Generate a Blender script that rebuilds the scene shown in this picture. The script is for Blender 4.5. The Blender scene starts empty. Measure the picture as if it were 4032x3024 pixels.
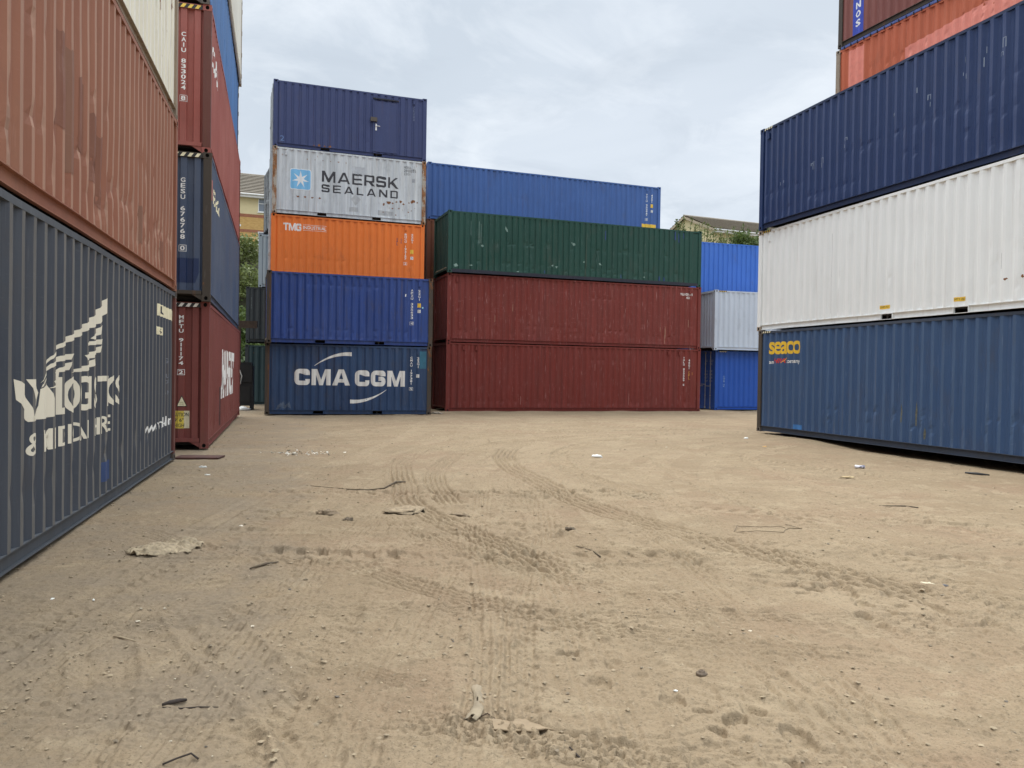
import bpy, bmesh, math, random
import numpy as np
from mathutils import Vector, Matrix, noise as mnoise
R = math.radians
scene = bpy.context.scene
COL = scene.collection
HC, ST, L40, L20, W = 2.896, 2.591, 12.192, 6.058, 2.438

# ------------------------------------------------------------------ helpers
class MB:
    """collects shapes, links them as ONE mesh object"""
    def __init__(s): s.v = []; s.f = []; s.m = []
    def add(s, vs, fs, mi=0):
        o = len(s.v); s.v += [tuple(v) for v in vs]; s.f += [[o + i for i in f] for f in fs]; s.m += [mi] * len(fs)
    def box(s, x0, x1, y0, y1, z0, z1, mi=0):
        s.add([(x0,y0,z0),(x1,y0,z0),(x1,y1,z0),(x0,y1,z0),(x0,y0,z1),(x1,y0,z1),(x1,y1,z1),(x0,y1,z1)],
              [(0,3,2,1),(4,5,6,7),(0,1,5,4),(1,2,6,5),(2,3,7,6),(3,0,4,7)], mi)
    def tube(s, pts, r, n=8, mi=0, cap=True):
        pts = [Vector(p) for p in pts]; rings = []
        for i, p in enumerate(pts):
            t = (pts[min(i+1, len(pts)-1)] - pts[max(i-1, 0)]).normalized()
            a = Vector((0,0,1)) if abs(t.z) < .9 else Vector((1,0,0))
            u = t.cross(a).normalized(); w = u.cross(t)
            rr = r[i] if isinstance(r, (list, tuple)) else r
            rings.append([p + u*math.cos(2*math.pi*k/n)*rr + w*math.sin(2*math.pi*k/n)*rr for k in range(n)])
        vs = [v for q in rings for v in q]; fs = []
        for i in range(len(pts)-1):
            for k in range(n):
                fs.append((i*n+k, i*n+(k+1)%n, (i+1)*n+(k+1)%n, (i+1)*n+k))
        if cap: fs.append(tuple(range(n-1,-1,-1))); fs.append(tuple((len(pts)-1)*n+k for k in range(n)))
        s.add(vs, fs, mi)
    def bar(s, x0, x1, y0, y1, z0, z1, seed=0, ay=.006, az=.006, step=.45):
        n = max(1, int((x1-x0)/step)); vs = []; fs = []
        for k in range(n+1):
            x = x0 + (x1-x0)*k/n; e = min(1, min(x-x0, x1-x)/.4); dy = ay*e*mnoise.noise((x*.8, seed, 0)); dz = az*e*mnoise.noise((x*.9, seed+5.5, 3))
            vs += [(x,y0+dy,z0+dz),(x,y1+dy,z0+dz),(x,y1+dy,z1+dz),(x,y0+dy,z1+dz)]
        for k in range(n):
            a = 4*k; c = a+4
            fs += [(a,c,c+1,a+1),(a+1,c+1,c+2,a+2),(a+2,c+2,c+3,a+3),(a+3,c+3,c,a)]
        s.add(vs, fs + [(0,1,2,3), (4*n+3,4*n+2,4*n+1,4*n)])
    def build(s, name, mat, parent=None, smooth=False, loc=None):
        me = bpy.data.meshes.new(name); me.from_pydata(s.v, [], s.f)
        mats = mat if isinstance(mat, (list, tuple)) else [mat]
        for m in mats: me.materials.append(m)
        if len(mats) > 1: me.polygons.foreach_set('material_index', s.m)
        if smooth: me.polygons.foreach_set('use_smooth', [True]*len(me.polygons))
        o = bpy.data.objects.new(name, me); COL.objects.link(o)
        if parent: o.parent = parent
        if loc: o.location = loc
        return o

def tag(o, label=None, cat=None, group=None, kind=None):
    if label: o['label'] = label
    if cat: o['category'] = cat
    if group: o['group'] = group
    if kind: o['kind'] = kind
    return o
def empty(name, loc, rz=0):
    o = bpy.data.objects.new(name, None); COL.objects.link(o); o.location = loc; o.rotation_euler = (0,0,rz); o.empty_display_size = .3
    return o

# ------------------------------------------------------------------ materials
class NT:
    def __init__(s, name):
        s.mat = bpy.data.materials.new(name); s.mat.use_nodes = True; s.t = s.mat.node_tree
        s.b = s.t.nodes['Principled BSDF']; s.co = s.n('ShaderNodeTexCoord').outputs['Object']
    def n(s, ty, **kw):
        q = s.t.nodes.new(ty)
        for k, v in kw.items(): setattr(q, k, v)
        return q
    def link(s, a, b): s.t.links.new(a, b)
    def mapping(s, scale=(1,1,1), loc=(0,0,0)):
        m = s.n('ShaderNodeMapping'); m.inputs['Scale'].default_value = scale; m.inputs['Location'].default_value = loc
        s.link(s.co, m.inputs['Vector']); return m.outputs['Vector']
    def noise(s, vec, scale, detail=3, rough=.55, dist=0):
        q = s.n('ShaderNodeTexNoise'); q.inputs['Scale'].default_value = scale; q.inputs['Detail'].default_value = detail
        q.inputs['Roughness'].default_value = rough; q.inputs['Distortion'].default_value = dist
        s.link(vec, q.inputs['Vector']); return q.outputs['Fac']
    def ramp(s, fac, a, b, ca=(0,0,0,1), cb=(1,1,1,1)):
        q = s.n('ShaderNodeValToRGB'); q.color_ramp.elements[0].position = a; q.color_ramp.elements[1].position = b
        q.color_ramp.elements[0].color = ca; q.color_ramp.elements[1].color = cb
        s.link(fac, q.inputs['Fac']); return q.outputs['Color']
    def mix(s, fac, a, b, bt='MIX'):
        q = s.n('ShaderNodeMix', data_type='RGBA', blend_type=bt)
        if isinstance(fac, (int, float)): q.inputs[0].default_value = fac
        else: s.link(fac, q.inputs[0])
        for i, c in ((6, a), (7, b)):
            if isinstance(c, (tuple, list)): q.inputs[i].default_value = (*c[:3], 1)
            else: s.link(c, q.inputs[i])
        return q.outputs[2]
    def math(s, op, a, b=None):
        q = s.n('ShaderNodeMath', operation=op)
        for i, c in enumerate((a, b)):
            if c is None: continue
            if isinstance(c, (int, float)): q.inputs[i].default_value = c
            else: s.link(c, q.inputs[i])
        return q.outputs[0]
    def bump(s, h, strength, dist):
        q = s.n('ShaderNodeBump'); q.inputs['Strength'].default_value = strength; q.inputs['Distance'].default_value = dist
        s.link(h, q.inputs['Height']); s.link(q.outputs['Normal'], s.b.inputs['Normal'])
    def out(s, col, rough=.5, metal=0):
        if isinstance(col, (tuple, list)): s.b.inputs['Base Color'].default_value = (*col[:3], 1)
        else: s.link(col, s.b.inputs['Base Color'])
        if isinstance(rough, (int, float)): s.b.inputs['Roughness'].default_value = rough
        else: s.link(rough, s.b.inputs['Roughness'])
        s.b.inputs['Metallic'].default_value = metal
        return s.mat

SEED = [0]
def paint(name, c, rust=.12, fade=.35, streak=.25, scratch=.2, rough=.48, rustcol=(.13,.06,.03), fadecol=None, grime=.34):
    """weathered container paint"""
    SEED[0] += 1; o = SEED[0]*7.31
    t = NT(name)
    base = t.mapping((1,1,1), (o, o*.7, o*.3))
    lum = sum(c)/3
    fc = fadecol or tuple(min(.9, x*1.25 + .05*lum + .02) for x in c)
    n1 = t.noise(base, .55, 4, .6)
    col = t.mix(t.math('MULTIPLY', t.ramp(n1, .35, .72), fade), c, fc)
    sv = t.mapping((7, 7, .35), (o, o, o))
    n2 = t.noise(sv, 1.0, 4, .65)
    col = t.mix(t.math('MULTIPLY', t.ramp(n2, .40, .68), streak), col, tuple(x*.62 + .012 for x in c))
    n2b = t.noise(t.mapping((11, 11, .5), (o+9, o, o)), 1.0, 3, .6)
    col = t.mix(t.math('MULTIPLY', t.ramp(n2b, .55, .8), streak*.8), col, tuple(min(.9, x*1.18 + .03) for x in c))
    # grime blotches
    n3 = t.noise(t.mapping((1.6, 1.6, .8), (o, o+5, o)), 1.3, 6, .7)
    col = t.mix(t.math('MULTIPLY', t.ramp(n3, .55, .8), grime), col, (.09,.075,.06))
    # scratches and chips: thin pale ticks
    n4 = t.noise(t.mapping((26, 26, 2.2), (o, o, o+3)), 1.0, 3, .6)
    col = t.mix(t.math('MULTIPLY', t.ramp(n4, .63, .70), scratch), col, tuple(min(.85, x*1.1 + .14) for x in c))
    n4b = t.noise(t.mapping((5, 5, 40), (o, o+2, o+3)), 1.0, 2, .6)
    col = t.mix(t.math('MULTIPLY', t.ramp(n4b, .66, .71), scratch*.6), col, tuple(min(.85, x*1.1 + .11) for x in c))
    # rust
    n5 = t.noise(t.mapping((2.3, 2.3, 1.1), (o+1, o, o)), 1.6, 9, .72)
    rc = t.ramp(t.noise(base, 9, 3), .3, .7, (*rustcol, 1), (rustcol[0]*2.1, rustcol[1]*1.9, rustcol[2]*1.5, 1))
    th = .735 - rust*.42
    rmask = t.ramp(n5, th, th + .07)
    col = t.mix(rmask, col, rc)
    n6 = t.noise(t.mapping((10, 10, .28), (o+4, o+1, o)), 1.0, 5, .6)
    col = t.mix(t.math('MULTIPLY', t.ramp(n6, .60, .72), min(.55, .08+rust*1.6)), col, tuple(q*1.25 for q in rustcol))
    rg = t.mix(rmask, (rough,)*3, (.85,)*3)
    rg = t.mix(t.math('MULTIPLY', t.ramp(n1, .3, .8), .5), rg, (min(1, rough+.25),)*3)
    t.bump(t.math('ADD', t.math('MULTIPLY', t.noise(base, 3.2, 3), 1.0), t.math('MULTIPLY', t.noise(base, 38, 2), .10)), .35, .02)
    t.b.inputs['Specular IOR Level'].default_value = .3
    return t.out(col, rg)

def letter_paint(name, c, under, wear=.3):
    SEED[0] += 1; o = SEED[0]*3.7
    t = NT(name)
    n = t.noise(t.mapping((16, 16, 2.0), (o, o, o)), 1.0, 6, .7)
    n2 = t.noise(t.mapping((3, 3, 1.2), (o, o, 0)), 1.0, 4, .6)
    col = t.mix(t.math('MULTIPLY', t.ramp(n2, .45, .7), .35), c, tuple(x*.72 for x in c))
    th = .80 - wear*.28
    col = t.mix(t.ramp(n, th, th+.05), col, under)
    return t.out(col, .6)

def plain(name, c, rough=.6, metal=0, var=.15, scale=6, bump=0):
    SEED[0] += 1; o = SEED[0]*5.1
    t = NT(name); v = t.mapping((1,1,1), (o,o,o))
    n = t.noise(v, scale, 4, .6)
    col = t.mix(t.ramp(n, .3, .7), tuple(x*(1-var) for x in c), tuple(min(.95, x*(1+var)) for x in c))
    if bump: t.bump(t.noise(v, scale*3, 3), bump, .02)
    return t.out(col, rough, metal)

M = {}
M['void'] = plain('dark_void', (.012,.011,.010), .9)
M['under'] = plain('underside', (.035,.03,.026), .85)
M['galv'] = plain('galvanised', (.42,.44,.45), .45, .6)
M['white'] = letter_paint('marking_white', (.80,.80,.78), (.2,.2,.22), .12)
M['stripe_y'] = plain('stripe_yellow', (.75,.52,.08), .55)
M['stripe_p'] = plain('stripe_pale', (.78,.72,.50), .55)
M['stripe_w'] = plain('stripe_white', (.78,.76,.70), .55)
M['stripe_k'] = plain('stripe_black', (.02,.02,.02), .55)
M['yellow'] = plain('sticker_yellow', (.78,.50,.05), .5)
M['code_black'] = plain('code_black', (.04,.04,.045), .6)

# ------------------------------------------------------------------ flat shapes: text and outlines
def curve_mesh(cu):
    o = bpy.data.objects.new('tmp', cu); me = bpy.data.meshes.new_from_object(o)
    vs = [(v.co.x, v.co.y) for v in me.vertices]; fs = [tuple(p.vertices) for p in me.polygons]
    bpy.data.objects.remove(o); bpy.data.meshes.remove(me); bpy.data.curves.remove(cu)
    return vs, fs
def bbox(vs):
    xs = [v[0] for v in vs]; ys = [v[1] for v in vs]; return min(xs), max(xs), min(ys), max(ys)
def text_flat(body, bold=0.0, shear=0.0, spacing=1.0, res=3):
    cu = bpy.data.curves.new('t', 'FONT'); cu.body = body; cu.size = 1; cu.offset = bold; cu.shear = shear
    cu.space_character = spacing; cu.resolution_u = res; cu.fill_mode = 'FRONT'
    return curve_mesh(cu)
def fit(flat, x0, x1, z0, z1):
    vs, fs = flat; a, b, c, d = bbox(vs)
    return [(x0 + (x-a)/(b-a)*(x1-x0), z0 + (y-c)/(d-c)*(z1-z0)) for x, y in vs], fs
def text_fit(body, x0, x1, z0, z1, **k): return fit(text_flat(body, **k), x0, x1, z0, z1)
def outlines(contours):
    cu = bpy.data.curves.new('o', 'CURVE'); cu.dimensions = '2D'; cu.fill_mode = 'BOTH'
    for c in contours:
        sp = cu.splines.new('POLY'); sp.points.add(len(c)-1); sp.use_cyclic_u = True
        for p, q in zip(sp.points, c): p.co = (q[0], q[1], 0, 1)
    return curve_mesh(cu)
def merge(flats):
    V, F = [], []
    for vs, fs in flats:
        o = len(V); V += vs; F += [tuple(o+i for i in f) for f in fs]
    return V, F
def rect(x0, x1, z0, z1): return [(x0,z0),(x1,z0),(x1,z1),(x0,z1)], [(0,1,2,3)]
def poly(pts): return outlines([pts])
def rounded(pts, r, n=5, closed=True):
    out = []; N = len(pts)
    for i, p in enumerate(pts):
        if not closed and i in (0, N-1): out.append(p); continue
        a = Vector(pts[i-1]) - Vector(p); b = Vector(pts[(i+1) % N]) - Vector(p); p = Vector(p)
        rr = min(r, a.length*.49, b.length*.49)
        A = p + a.normalized()*rr; B = p + b.normalized()*rr
        for k in range(n+1):
            t = k/n; q = A*(1-t)**2 + p*2*t*(1-t) + B*t*t; out.append((q.x, q.y))
    return out
def stroke(pts, t):
    """thick open line as one outline, square ends"""
    P = [Vector(p) for p in pts]; Lf, Rt = [], []
    for i, p in enumerate(P):
        d0 = (p - P[i-1]).normalized() if i else (P[1]-p).normalized()
        d1 = (P[i+1] - p).normalized() if i < len(P)-1 else d0
        n0 = Vector((-d0.y, d0.x)); n1 = Vector((-d1.y, d1.x)); m = (n0+n1)
        m = m/ max(.3, m.length); k = t/2/max(.35, m.dot(n0))
        Lf.append(p + m*k); Rt.append(p - m*k)
    return [(q.x, q.y) for q in Lf] + [(q.x, q.y) for q in reversed(Rt)]
def glyph(ch, w, h, t, r=.18):
    """wide square-cut block letters"""
    s = t/2; x0, x1, y0, y1 = s, w-s, s, h-s; m = h/2; rr = r*h; wx = w
    if ch == 'C': return [stroke(rounded([(x1, y1-.24*h), (x1,y1), (x0,y1), (x0,y0), (x1,y0), (x1, y0+.24*h)], rr, closed=False), t)]
    if ch == 'G': return [stroke(rounded([(x1, y1-.22*h), (x1,y1), (x0,y1), (x0,y0), (x1,y0), (x1, m-.02*h), (w*.52, m-.02*h)], rr, closed=False), t)]
    if ch == 'S': return [stroke(rounded([(x1, y1-.17*h), (x1,y1), (x0,y1), (x0,m), (x1,m), (x1,y0), (x0,y0), (x0, y0+.17*h)], max(rr*.7, t*.62), closed=False), t)]
    if ch == 'E': k = t*.82; return [[(0,0),(w,0),(w,k),(t,k),(t,m-k/2),(w*.94,m-k/2),(w*.94,m+k/2),(t,m+k/2),(t,h-k),(w,h-k),(w,h),(0,h)]]
    if ch == 'L': return [[(0,0),(w,0),(w,t*.82),(t,t*.82),(t,h),(0,h)]]
    if ch == 'N': return [[(0,0),(t,0),(t,h*.66),(w-t*1.1,0),(w,0),(w,h),(w-t,h),(w-t,h*.34),(t*1.1,h),(0,h)]]
    if ch == 'M': return [[(0,0),(t,0),(t,h*.64),(w/2-.42*t,0),(w/2+.42*t,0),(w-t,h*.64),(w-t,0),(w,0),(w,h),(w-1.25*t,h),(w/2,h*.34),(1.25*t,h),(0,h)]]
    if ch == 'T': return [[(w/2-t/2,0),(w/2+t/2,0),(w/2+t/2,h-t*.9),(w,h-t*.9),(w,h),(0,h),(0,h-t*.9),(w/2-t/2,h-t*.9)]]
    if ch == 'A':
        ax, bx, top = 1.12*t, w/2-.6*t, h; f = lambda y: y/top*bx          # outer left edge x at height y
        y1_, y2_ = h*.18, h*.18+t*.8; apex = h*.80
        gi = lambda y: ax + (w/2-ax)*(y/apex)
        return [[(0,0),(ax,0),(gi(y1_),y1_),(w-gi(y1_),y1_),(w-ax,0),(w,0),(w-bx,h),(bx,h)], [(gi(y2_),y2_),(w-gi(y2_),y2_),(w/2,apex)]]
    if ch == 'R':
        return [rounded([(0,0),(t,0),(t,h*.34),(w*.46,h*.34),(w-1.15*t,0),(w+.06*w,0),(w*.74,h*.36)], .001, 1)[:0] + [(0,0),(t,0),(t,h*.33),(w*.46,h*.33),(w-1.1*t,0),(w+.08*w,0),(w*.76,h*.335)] + rounded([(w*.76,h*.335),(w,h*.335),(w,h),(0,h)], .14*h)[6:18] + [(0,h)],
                rounded([(t,h*.33+t*.8),(w-t,h*.33+t*.8),(w-t,h-t*.8),(t,h-t*.8)], .05*h)]
    if ch == 'K': return [[(0,0),(t,0),(t,h*.30),(t*1.5,h*.40),(w-1.25*t,0),(w+.07*w,0),(w*.5,h*.60),(w,h),(w-1.3*t,h),(t,h*.52),(t,h),(0,h)]]
    if ch == 'D': return [rounded([(w,0),(w,h)], .2*h)[:0] + [(0,0)] + rounded([(0,0),(w,0),(w,h),(0,h)], .16*h)[6:18] + [(0,h)], rounded([(t,t*.82),(w-t,t*.82),(w-t,h-t*.82),(t,h-t*.82)], .07*h)]
def block_word(word, x0, x1, z0, z1, t, widths=None, gap=.22, r=.18):
    h = z1-z0; widths = widths or {}
    ws = [(.45*h if c == ' ' else widths.get(c, 1.0)*h) for c in word]
    tot = sum(ws) + gap*h*(len(word)-1); k = (x1-x0)/tot; x = 0; out = []
    for c, w in zip(word, ws):
        if c != ' ':
            vs, fs = outlines(glyph(c, w, h, t*h, r)); out.append(([(x0 + (x+a)*k, z0+b) for a, b in vs], fs))
        x += w + gap*h
    return merge(out)
def vcode(s, xc, ztop, zbot, cw=.085, box_last=True):
    """upright characters set one under the other, last one boxed"""
    step = (ztop - zbot)/len(s); out = []; hh = step*.80
    for i, ch in enumerate(s):
        if ch == ' ': continue
        zt = ztop - i*step
        w = cw*(.25 if ch in '1I' else 1)
        out.append(text_fit(ch, xc-w/2, xc+w/2, zt-hh, zt, bold=.022))
    if box_last:
        zt = ztop - (len(s)-1)*step; a, b, c, d = xc-cw*.85, xc+cw*.85, zt-hh-.02, zt+.02; e = .009
        out += [rect(a, b, c, c+e), rect(a, b, d-e, d), rect(a, a+e, c+e, d-e), rect(b-e, b, c+e, d-e)]
    return merge(out)

# ------------------------------------------------------------------ containers
def side_profile(x0, x1, prof, flats=()):
    """breakpoints (x, inset) along a corrugated side wall"""
    a, s1, b, s2, dep = prof
    xs = [(x0, dep), (x0+.03, dep)]; x = x0+.03
    flats = sorted(flats); fi = 0
    while True:
        if fi < len(flats) and x + s1 + a + s2 > flats[fi][0]:
            xs += [(x+s1, 0.0), (flats[fi][1]-s2, 0.0), (flats[fi][1], dep), (flats[fi][1]+b, dep)]; x = flats[fi][1]+b; fi += 1; continue
        if x + s1 + a + s2 + .02 > x1: break
        xs += [(x+s1, 0.0), (x+s1+a, 0.0), (x+s1+a+s2, dep)]; x += s1+a+s2
        if x + b < x1 - .01: xs.append((x+b, dep)); x += b
    if xs[-1][0] < x1-.005: xs.append((x1, dep))
    return xs
STD = (.072, .068, .070, .068, .036)

def corner_casting(sx, sy, parent, mats, L, z, H):
    b = MB(); lx, ly, h = .178, .162, .118
    def face(o, u, v, n, lu, lv):           # rectangular face with an oval hole running 5 cm deep
        o, u, v, n = map(Vector, (o, u, v, n)); k = 12
        ring, inner = [], []
        for i in range(k):
            th = 2*math.pi*(i+.5)/k; c, s_ = math.cos(th), math.sin(th)
            m = max(abs(c), abs(s_)); ring.append(o + u*(lu/2*(1 + c/m)) + v*(lv/2*(1 + s_/m)))
            inner.append(o + u*(lu/2 + .034*c*1.05) + v*(lv/2 + .042*s_*.95))
        deep = [p - n*.05 for p in inner]
        fs = [(i, (i+1) % k, k+(i+1) % k, k+i) for i in range(k)]
        b.add(ring+inner, fs, 0)
        b.add(inner+deep, [(i, (i+1) % k, k+(i+1) % k, k+i) for i in range(k)] + [tuple(range(k, 2*k))], 1)
        # corner slivers of the rectangle
        cs = [o, o+u*lu, o+u*lu+v*lv, o+v*lv]
        for c in cs:
            d = sorted(range(k), key=lambda i: (ring[i]-c).length)[:2]; b.add([c, ring[d[0]], ring[d[1]]], [(0,1,2)], 0)
    xo = sx*L/2; yo = sy*W/2; xi = xo - sx*lx; yi = yo - sy*ly
    face((xi, yo, z), (sx,0,0), (0,0,1), (0,sy,0), lx, h)
    face((xo, yi, z), (0,sy,0), (0,0,1), (sx,0,0), ly, h)
    b.add([(xi,yi,z),(xo,yi,z),(xo,yo,z),(xi,yo,z),(xi,yi,z+h),(xo,yi,z+h),(xo,yo,z+h),(xi,yo,z+h)],
          [(0,1,2,3),(4,5,6,7),(0,1,5,4),(3,0,4,7)], 0)
    return b.build('corner_casting', mats, parent)

class Cont: pass
def container(key, label, flb, yaw, z, L, H, mat, trim=None, doors=None, pockets=(), prof=STD, flats=(), dents=(), seed=1, lit_flat_mat=None,
              rail_mat=None, end_detail=True, name='shipping_container', post_mat=None, rod_mat=None, wav=.008, simple=False):
    c = Cont(); a = R(yaw); c.L, c.H, c.mat = L, H, mat
    u = Vector((math.cos(a), math.sin(a), 0)); v = Vector((-math.sin(a), math.cos(a), 0))
    ctr = Vector((flb[0], flb[1], 0)) + u*L/2 + v*W/2; ctr.z = z
    c.root = root = empty(name, ctr, a)
    tag(root, label, 'container', 'shipping containers stacked round the yard')
    trim = trim or mat; post_mat = post_mat or trim; rail_mat = rail_mat or mat
    hx, hy = L/2, W/2; rng = random.Random(seed*77+5)
    # corner posts
    for sx in (-1, 1):
        for sy in (-1, 1):
            b = MB(); x0, x1 = sorted((sx*(hx-.004), sx*(hx-.160))); y0, y1 = sorted((sy*(hy-.004), sy*(hy-.150)))
            b.box(x0, x1, y0, y1, .118, H-.118)
            b.build('corner_post', post_mat, root)
            corner_casting(sx, sy, root, [trim, M['void']], L, 0, H); corner_casting(sx, sy, root, [trim, M['void']], L, H-.118, H)
    for sy in (-1, 1):
        b = MB(); y0, y1 = sorted((sy*(hy-.003), sy*(hy-.063))); b.bar(-hx+.178, hx-.178, y0, y1, H-.092, H-.03, seed+.3, .010, .007); b.build('top_rail', rail_mat, root)
        b = MB(); segs = []; x = -hx+.178
        for (p0, p1) in (pockets if sy < 0 else ()):
            segs.append((x, -hx+p0)); x = -hx+p1
        segs.append((x, hx-.178))
        for s0, s1 in segs:
            y0, y1 = sorted((sy*(hy-.048), sy*(hy-.058))); b.bar(s0, s1, y0, y1, .034, .158, seed*1.7, .010, .008)
            y0, y1 = sorted((sy*(hy-.004), sy*(hy-.060))); b.bar(s0, s1, y0, y1, .158, .170, seed*1.7, .010, .008)
            y0, y1 = sorted((sy*(hy-.012), sy*(hy-.060))); b.bar(s0, s1, y0, y1, .024, .036, seed*1.7, .014, .008)
        if sy < 0:
            for (p0, p1) in pockets:
                b.box(-hx+p0, -hx+p1, -hy+.004, -hy+.060, .150, .168)
                b.box(-hx+p0-.012, -hx+p0, -hy+.008, -hy+.060, .036, .150); b.box(-hx+p1, -hx+p1+.012, -hy+.008, -hy+.060, .036, .150)
                b.box(-hx+p0, -hx+p1, -hy+.012, -hy+.060, .020, .030)
        b.build('bottom_rail', rail_mat, root)
    b = MB(); b.box(-hx+.17, hx-.17, -hy+.07, hy-.07, .120, .150)
    for k in range(int(L/.6)):
        x = -hx+.4+k*.6; b.box(x, x+.045, -hy+.075, hy-.075, .04, .12)
    b.build('floor', M['under'], root)
    # roof sheet
    b = MB(); xs = side_profile(-hx+.05, hx-.05, (.09,.02,.09,.02,.018)); vs = []; n = len(xs)
    for x, d in xs: vs += [(x, -hy+.055, H-.022-d), (x, hy-.055, H-.022-d)]
    b.add(vs, [(2*i, 2*i+2, 2*i+3, 2*i+1) for i in range(n-1)]); b.build('roof', mat, root)
    # side walls
    za, zb = .166, H-.090
    def wall(sy, dn):
        xs = side_profile(-hx+.158, hx-.158, prof, flats if sy < 0 else ())
        nz = max(2, int(round((zb-za)/.085))) if dn else 2
        zs = [za + (zb-za)*j/(nz-1) for j in range(nz)]
        if not dn: zs = [za, zb]
        X = np.array([x for x, _ in xs]); D = np.array([d for _, d in xs]); Z = np.array(zs)
        Y = np.repeat(D[:, None], len(zs), 1).astype(float)
        if dn:
            edge = np.clip(np.minimum(Z-za, zb-Z)/.12, 0, 1)[None, :]
            for i in range(len(X)):
                for j in range(len(zs)):
                    q = mnoise.noise(Vector((X[i]*.7+seed*3.1, Z[j]*.8, seed*1.7)))
                    Y[i, j] += max(0, q)*wav*2*edge[0, j]
            for (z0, xa, xb, amp, prob) in dents:
                for i in range(len(X)):
                    if D[i] > .001 or not (xa-hx <= X[i] <= xb-hx) or rng.random() > prob: continue
                    zc = z0 + rng.uniform(-.05, .05); am = amp*rng.uniform(.4, 1.0)
                    Y[i, :] += am*np.exp(-((Z-zc)/rng.uniform(.05, .11))**2)*edge[0]
            for _ in range(int(L*1.6)):
                i = rng.randrange(len(X)); zc = rng.uniform(.25, 1.4); Y[i, :] += rng.uniform(0, .014)*np.exp(-((Z-zc)/.09)**2)*edge[0]
        yy = sy*(hy-.006) - sy*Y
        b = MB(); nx = len(X); nzz = len(zs)
        vs = [(X[i], yy[i, j], zs[j]) for i in range(nx) for j in range(nzz)]
        fs = []
        for i in range(nx-1):
            for j in range(nzz-1):
                f = (i*nzz+j, (i+1)*nzz+j, (i+1)*nzz+j+1, i*nzz+j+1); fs.append(f if sy < 0 else f[::-1])
        if dn and lit_flat_mat:            # outer rib faces take a paler colour, light from ahead painted in
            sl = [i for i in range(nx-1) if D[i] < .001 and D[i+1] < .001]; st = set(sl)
            b.add(vs, fs); b.m = [1 if (k // (nzz-1)) in st else 0 for k in range(len(fs))]; b.build('side_wall', [mat, lit_flat_mat], root)
        else: b.add(vs, fs); b.build('side_wall', mat, root)
        return X, Z, Y
    c.X, c.Z, c.Y = wall(-1, not simple); wall(1, False)
    # ends
    for sx, side in ((-1, 'L'), (1, 'R')):
        X = lambda d: sx*(hx-d)
        def bx(b, d0, d1, y0, y1, z0, z1, mi=0):
            x0, x1 = sorted((X(d0), X(d1))); b.box(x0, x1, y0, y1, z0, z1, mi)
        if doors == side:
            b = MB(); bx(b, .008, .10, -hy+.165, hy-.165, H-.13, H-.018); b.build('door_header', trim, root)
            b = MB(); bx(b, .008, .10, -hy+.165, hy-.165, .02, .16); b.build('door_sill', trim, root)
            for s in (-1, 1):
                y0, y1 = (-hy+.158, -.004) if s < 0 else (.004, hy-.158)
                b = MB(); bx(b, .035, .075, y0, y1, .17, H-.14)
                zz = [.17 + (H-.31)*k/5 for k in range(6)]
                for k in range(6):      # raised ledges round five shallow panels
                    zc = min(max(zz[k], .20), H-.17); bx(b, .020, .035, y0+.002, y1-.002, zc-.028, zc+.028)
                bx(b, .022, .035, y0, y0+.05, .23, H-.2); bx(b, .022, .035, y1-.05, y1, .23, H-.2)
                d = b.build('door', mat, root)
                for fr in (.27, .73):
                    yc = y0 + (y1-y0)*fr; b = MB(); xr = X(-.004)
                    b.tube([(xr, yc, .05), (xr, yc, H-.05)], .019)
                    for zc in (.09, H-.10): bx(b, -.018, .03, yc-.05, yc+.05, zc-.045, zc+.045)
                    for k in range(1, 5): bx(b, -.022, .022, yc-.035, yc+.035, zz[k]-.02, zz[k]+.02)
                    b.build('lock_rod', rod_mat or M['galv'], d)
                    b = MB(); zh = 1.15 + (.08 if fr > .5 else 0); bx(b, -.035, -.022, min(yc, yc-s*.4), max(yc, yc-s*.4), zh-.015, zh+.015); b.build('handle', rod_mat or M['galv'], d)
                for k in range(4):
                    zh = .35 + k*(H-.7)/3; yo = s*(hy-.02); b = MB(); y0h, y1h = sorted((s*(hy+.006), s*(hy-.11))); bx(b, .002, .04, y0h, y1h, zh-.07, zh+.07); b.build('hinge', trim, d)
        else:
            b = MB(); bx(b, .008, .10, -hy+.165, hy-.165, H-.115, H-.018); b.build('header', trim, root)
            b = MB(); bx(b, .008, .09, -hy+.165, hy-.165, .135, .205)
            for s in (-1, 1):           # sloping gussets beside the tunnel opening
                ya, yb = s*(hy-.165), s*(hy-.36)
                p = [(ya, .02), (ya, .136), (yb, .136)]
                vs = [(X(.02), y, zz_) for y, zz_ in p] + [(X(.06), y, zz_) for y, zz_ in p]
                b.add(vs, [(0,1,2), (5,4,3), (0,2,5,3), (0,3,4,1)])
            b.build('sill', trim, root)
            ys = side_profile(-hy+.155, hy-.155, (.11,.018,.104,.018,.045)); b = MB(); vs = []
            for y, d in ys: vs += [(X(.03+d), y, .20), (X(.03+d), y, H-.113)]
            b.add(vs, [(2*i, 2*i+2, 2*i+3, 2*i+1) for i in range(len(ys)-1)]); b.build('end_wall', mat, root)
            c.ends = getattr(c, 'ends', {}); c.ends[side] = ys
    return c

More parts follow.
